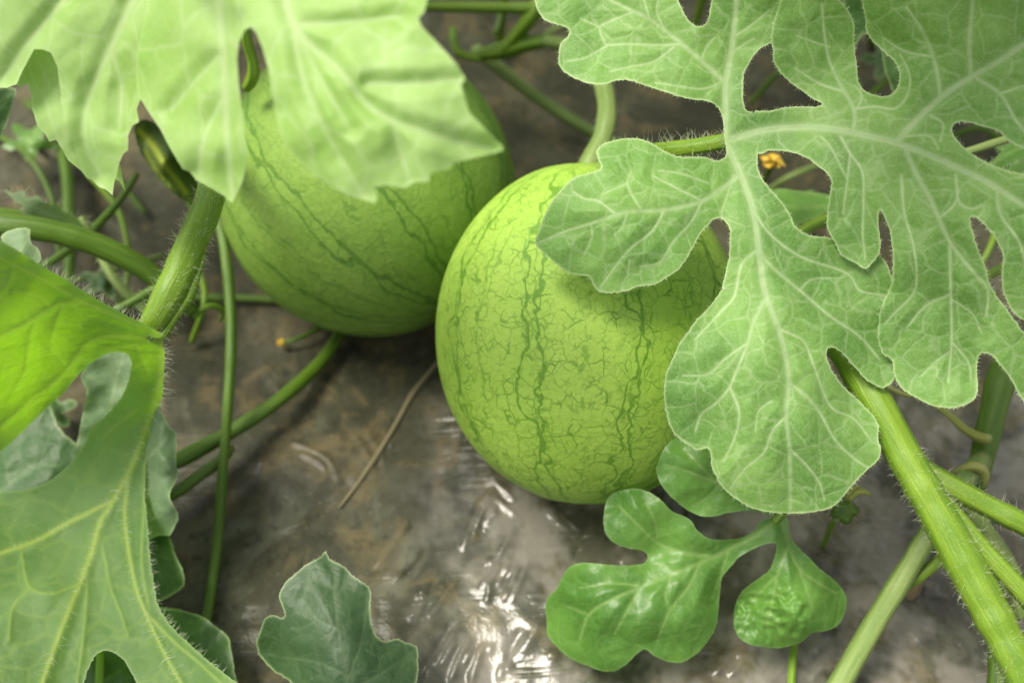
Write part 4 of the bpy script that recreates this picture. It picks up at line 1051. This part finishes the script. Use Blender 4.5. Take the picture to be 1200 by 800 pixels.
def petal_mat():
    m = NT('petal_yellow')
    n = m.noise(m.obj(), 500, 3)
    c = m.mix(n, (0.40, 0.22, 0.012), (0.50, 0.38, 0.06))
    return m.surf(m.principled(c, 0.6, 0.3))
MAT['petal'] = petal_mat()
def wilted(cx, cy, D, r, label, seed, n=5):
    c = P(cx, cy, D)
    t = empty('wilted_flower', c, label, 'flower')
    q = np.random.default_rng(seed)
    for k in range(n):
        a = 2 * math.pi * k / n + q.uniform(-.3, .3)
        d = np.array([math.cos(a), math.sin(a) * 0.9, q.uniform(0.1, 0.7)]); d /= np.linalg.norm(d)
        s = np.cross(d, [0, 0, 1.0]); s /= np.linalg.norm(s); up = np.cross(s, d)
        V = []
        for i in range(7):
            u = i / 6
            for j in range(5):
                v = (j - 2) / 2
                V.append(c + r * (d * u * 1.1 + s * v * 0.45 * math.sin(math.pi * (0.12 + 0.85 * u)) + up * (0.28 * math.sin(u * 4 + k) + 0.22 * v * v - 0.5 * u * u) + q.normal(0, .03, 3)))
        F = np.array([(i * 5 + j, i * 5 + j + 1, i * 5 + j + 6, i * 5 + j + 5) for i in range(6) for j in range(4)])
        link('petal', mesh_np('petal', np.array(V), F), MAT['petal'], t)
    return t
fl = wilted(905, 190, .53, 0.0062, 'wilted orange yellow flower seen through the hole in the big leaf', 3)
tube([(904,194,.533,7),(896,212,.55,7),(885,240,.585,7)], fl, MAT['stem_dark'], 'stalk', seed=173)
wilted(329, 402, gD(329, 402, .006), 0.0028, 'shrivelled yellow flower end on the little dried stalk', 8)

# dry leaf scraps on the film
def scrap(pxs, mat, label, seed, h=0.004):
    q = np.random.default_rng(seed)
    o = np.array(pxs, float)
    cen = o.mean(0)
    t = empty('dry_leaf_scrap', P(cen[0], cen[1], gD(cen[0], cen[1], .001)), label, 'dead leaf')
    ctrl = [(x, y, gD(x, y, h * q.uniform(0.2, 1.6))) for x, y in pxs] + [(cen[0], cen[1], gD(cen[0], cen[1], h * 1.5))]
    blade([(pxs, None)], [([tuple(o[0]), tuple(cen), tuple(o[len(o) // 2])], 3, 2)], ctrl, t, MAT[mat], step=3, ripple=0.0012, rip_scale=20, seed=seed)
MAT['dryleaf'] = leaf_mat('leaf_dry_brown', (0.085, 0.064, 0.032), (0.13, 0.10, 0.05), (0.18, 0.14, 0.08), (0.2, 0.12, 0.04), 0.15, 0.6, 0.3, rough=0.7, groove=False, medge=0.0)
scrap([(1060,696),(1066,688),(1078,676),(1088,672),(1082,686),(1076,698),(1066,704)], 'dryleaf', 'small orange brown dead scrap beside the smooth pale stem', 182)

# ------------------------------------------------------------------ tangle of thin stems and small leaves in the shade
tang = [[(-20,150),(30,180),(60,230),(70,300)], [(100,200),(140,250),(150,320),(130,380)], [(10,390),(60,340),(120,320),(190,300)], [(30,120),(70,150),(120,190),(170,250)], [(225,400),(240,350),(232,300),(245,250)],
        [(640,40),(690,20),(760,30),(830,60)], [(880,120),(920,80),(960,70),(1010,100)], [(1000,130),(1040,90),(1060,40),(1050,-10)], [(890,230),(930,205),(980,190),(1040,200)], [(1100,170),(1150,150),(1190,175),(1230,170)], [(1120,350),(1160,290),(1170,240),(1150,190)]]
TL = ['thin dark stem curving under the outer lobe of the pale leaf', 'thin bright stem bending down past the fuzzy unfolding leaf tip',
      'thin pale stem lying level behind the top edge of the back lit leaf', 'thin dark stem slanting towards the folded dark leaf bud',
      'thin bright stem standing between the thick hairy stalk and the dull melon', 'thin pale stem running under the big leaf beside the swollen vine node',
      'thin dark stem glimpsed through the hole above the big leaf midrib', 'thin bright stem in the upper notch of the big leaf',
      'thin pale stem passing just below the wilted orange flower', 'thin dark stem crossing the slit beside the hairy young leaf tip',
      'thin bright stem rising behind the lowest slit of the big leaf']
LL = ['small bright lobed leaf below the outer lobe of the pale leaf', 'small dark lobed leaf behind the crossing thin stems beside the hairy stalk',
      'small bright lobed leaf at the foot of the thick hairy stalk', 'small dark lobed leaf seen in the upper notch of the big leaf',
      'small bright lobed leaf seen in the central hole of the big leaf', 'small dark lobed leaf beside the level bright stem behind the big leaf',
      'small bright lobed leaf beyond the slit beside the hairy leaf tip', 'small dark lobed leaf seen in the gap of the back lit leaf']
for k, tp in enumerate(tang):
    hgt = [0.006, 0.03, 0.022, 0.006]
    wd = 7 + (k * 5) % 5
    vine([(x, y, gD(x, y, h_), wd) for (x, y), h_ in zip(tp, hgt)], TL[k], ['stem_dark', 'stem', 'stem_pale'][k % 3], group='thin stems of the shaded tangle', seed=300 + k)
def shade_leaf(cx, cy, r, ang, up, k):
    q = []
    for a in np.linspace(0, 2 * math.pi, 22, endpoint=False):
        rad = r * (0.72 + 0.28 * math.cos(5 * (a - ang)) + 0.05 * math.sin(11 * a + k))
        q.append((cx + rad * math.cos(a), cy + 0.75 * rad * math.sin(a)))
    D0 = gD(cx, cy, up)
    ctrl = [(x, y, D0 - 0.0005 * (y - cy) * 0.6 + 0.004 * math.sin(i * 1.7)) for i, (x, y) in enumerate(q[::2])] + [(cx, cy, D0 - 0.006)]
    vs2 = [([(cx, cy), (cx + r * 0.9 * math.cos(ang + i * 1.257), cy + 0.7 * r * math.sin(ang + i * 1.257))], 2.6, 1.4) for i in range(5)]
    t = empty('small_leaf', P(cx + 10, cy + 8, gD(cx + 10, cy + 8, .002)), LL[k], 'leaf', 'small leaves of the shaded tangle')
    blade([(q, None)], vs2, ctrl, t, MAT['dark' if k % 2 else 'young'], step=3.2, quilt=0.0008, ripple=0.001, rip_scale=40, seed=330 + k)
    tube([(cx, cy, D0 - 0.002, 6), (cx + 6, cy + 4, D0 + 0.006, 7), (cx + 10, cy + 8, gD(cx + 10, cy + 8, .002), 8)], t, MAT['stem_dark'], 'petiole', seed=340 + k)
for k, a_ in enumerate([(35,165,34,0.3,0.03), (120,330,30,1.1,0.03), (205,352,24,2.0,0.02), (1040,70,34,0.7,0.04), (930,245,36,1.6,0.03), (690,20,30,2.4,0.03), (1190,185,34,0.2,0.04), (60,480,34,0.9,0.02)]):
    shade_leaf(*a_, k)

# ------------------------------------------------------------------ unseen copies of the big leaf, added above the frame to shade the scene
def copy_leaf(root, loc, rot, scl, label, group):
    r = root.copy(); COL.objects.link(r)
    r.location = loc; r.rotation_euler = rot; r.scale = (scl, scl, scl)
    r['label'] = label; r['group'] = group
    for ch in root.children:
        if ch.name.startswith('petiole'): continue
        c = ch.copy(); COL.objects.link(c); c.parent = r
        c.matrix_parent_inverse = ch.matrix_parent_inverse.copy()
    return r
shade_copies = [((0.055, 0.03, 0.326), 0.0, 0.7), ((-0.34, 0.20, 0.25), 0.3, 1.0), ((-0.16, 0.26, 0.22), -0.5, 1.05), ((0.02, 0.20, 0.24), 0.9, 0.95), ((0.20, 0.30, 0.23), -0.2, 1.0), ((-0.26, 0.42, 0.24), 1.6, 1.1),  # the first is hung there to shade the big leaf's upper right
        ((0.00, 0.40, 0.22), 2.4, 1.05), ((0.34, 0.16, 0.22), 2.0, 0.9), ((-0.10, 0.32, 0.28), 3.0, 1.1), ((0.12, 0.34, 0.27), 1.3, 1.1), ((-0.38, 0.30, 0.29), 2.2, 1.1), ((0.40, 0.32, 0.28), 2.8, 1.1), ((-0.05, 0.50, 0.26), 0.2, 1.2), ((0.16, 0.22, 0.29), 4.0, 1.0), ((-0.20, 0.22, 0.30), 2.6, 1.0), ((0.28, 0.46, 0.25), 0.5, 1.1), ((-0.46, 0.06, 0.22), 1.1, 1.0)]
for loc, rz, sc in shade_copies:
    q = copy_leaf(hero, (loc[0], loc[1], loc[2]), (0, 0, rz), sc, 'grey green leaf added out of view to shade the patch', 'added unseen shading leaves')
    X_ = np.array(loc)
    foot = np.array([loc[0] - 0.03, loc[1] + 0.05, 0.0]) if loc[1] > 0.05 else np.array([0.26, 0.26, 0.0])
    pts_ = [X_ * (1 - t) + foot * t + np.array([0, 0, 0.03 * math.sin(math.pi * t)]) for t in np.linspace(0, 1, 6)]
    pth = []
    for x_ in pts_:
        v_ = x_ - CAM; D_ = v_ @ FWD
        pth.append((600 + FPX * (v_ @ RGT) / D_, 400 - FPX * (v_ @ UPV) / D_, D_, FPX * 0.0055 / D_))
    tube(pth, q, MAT['stem'], 'petiole', seed=201, step=30)
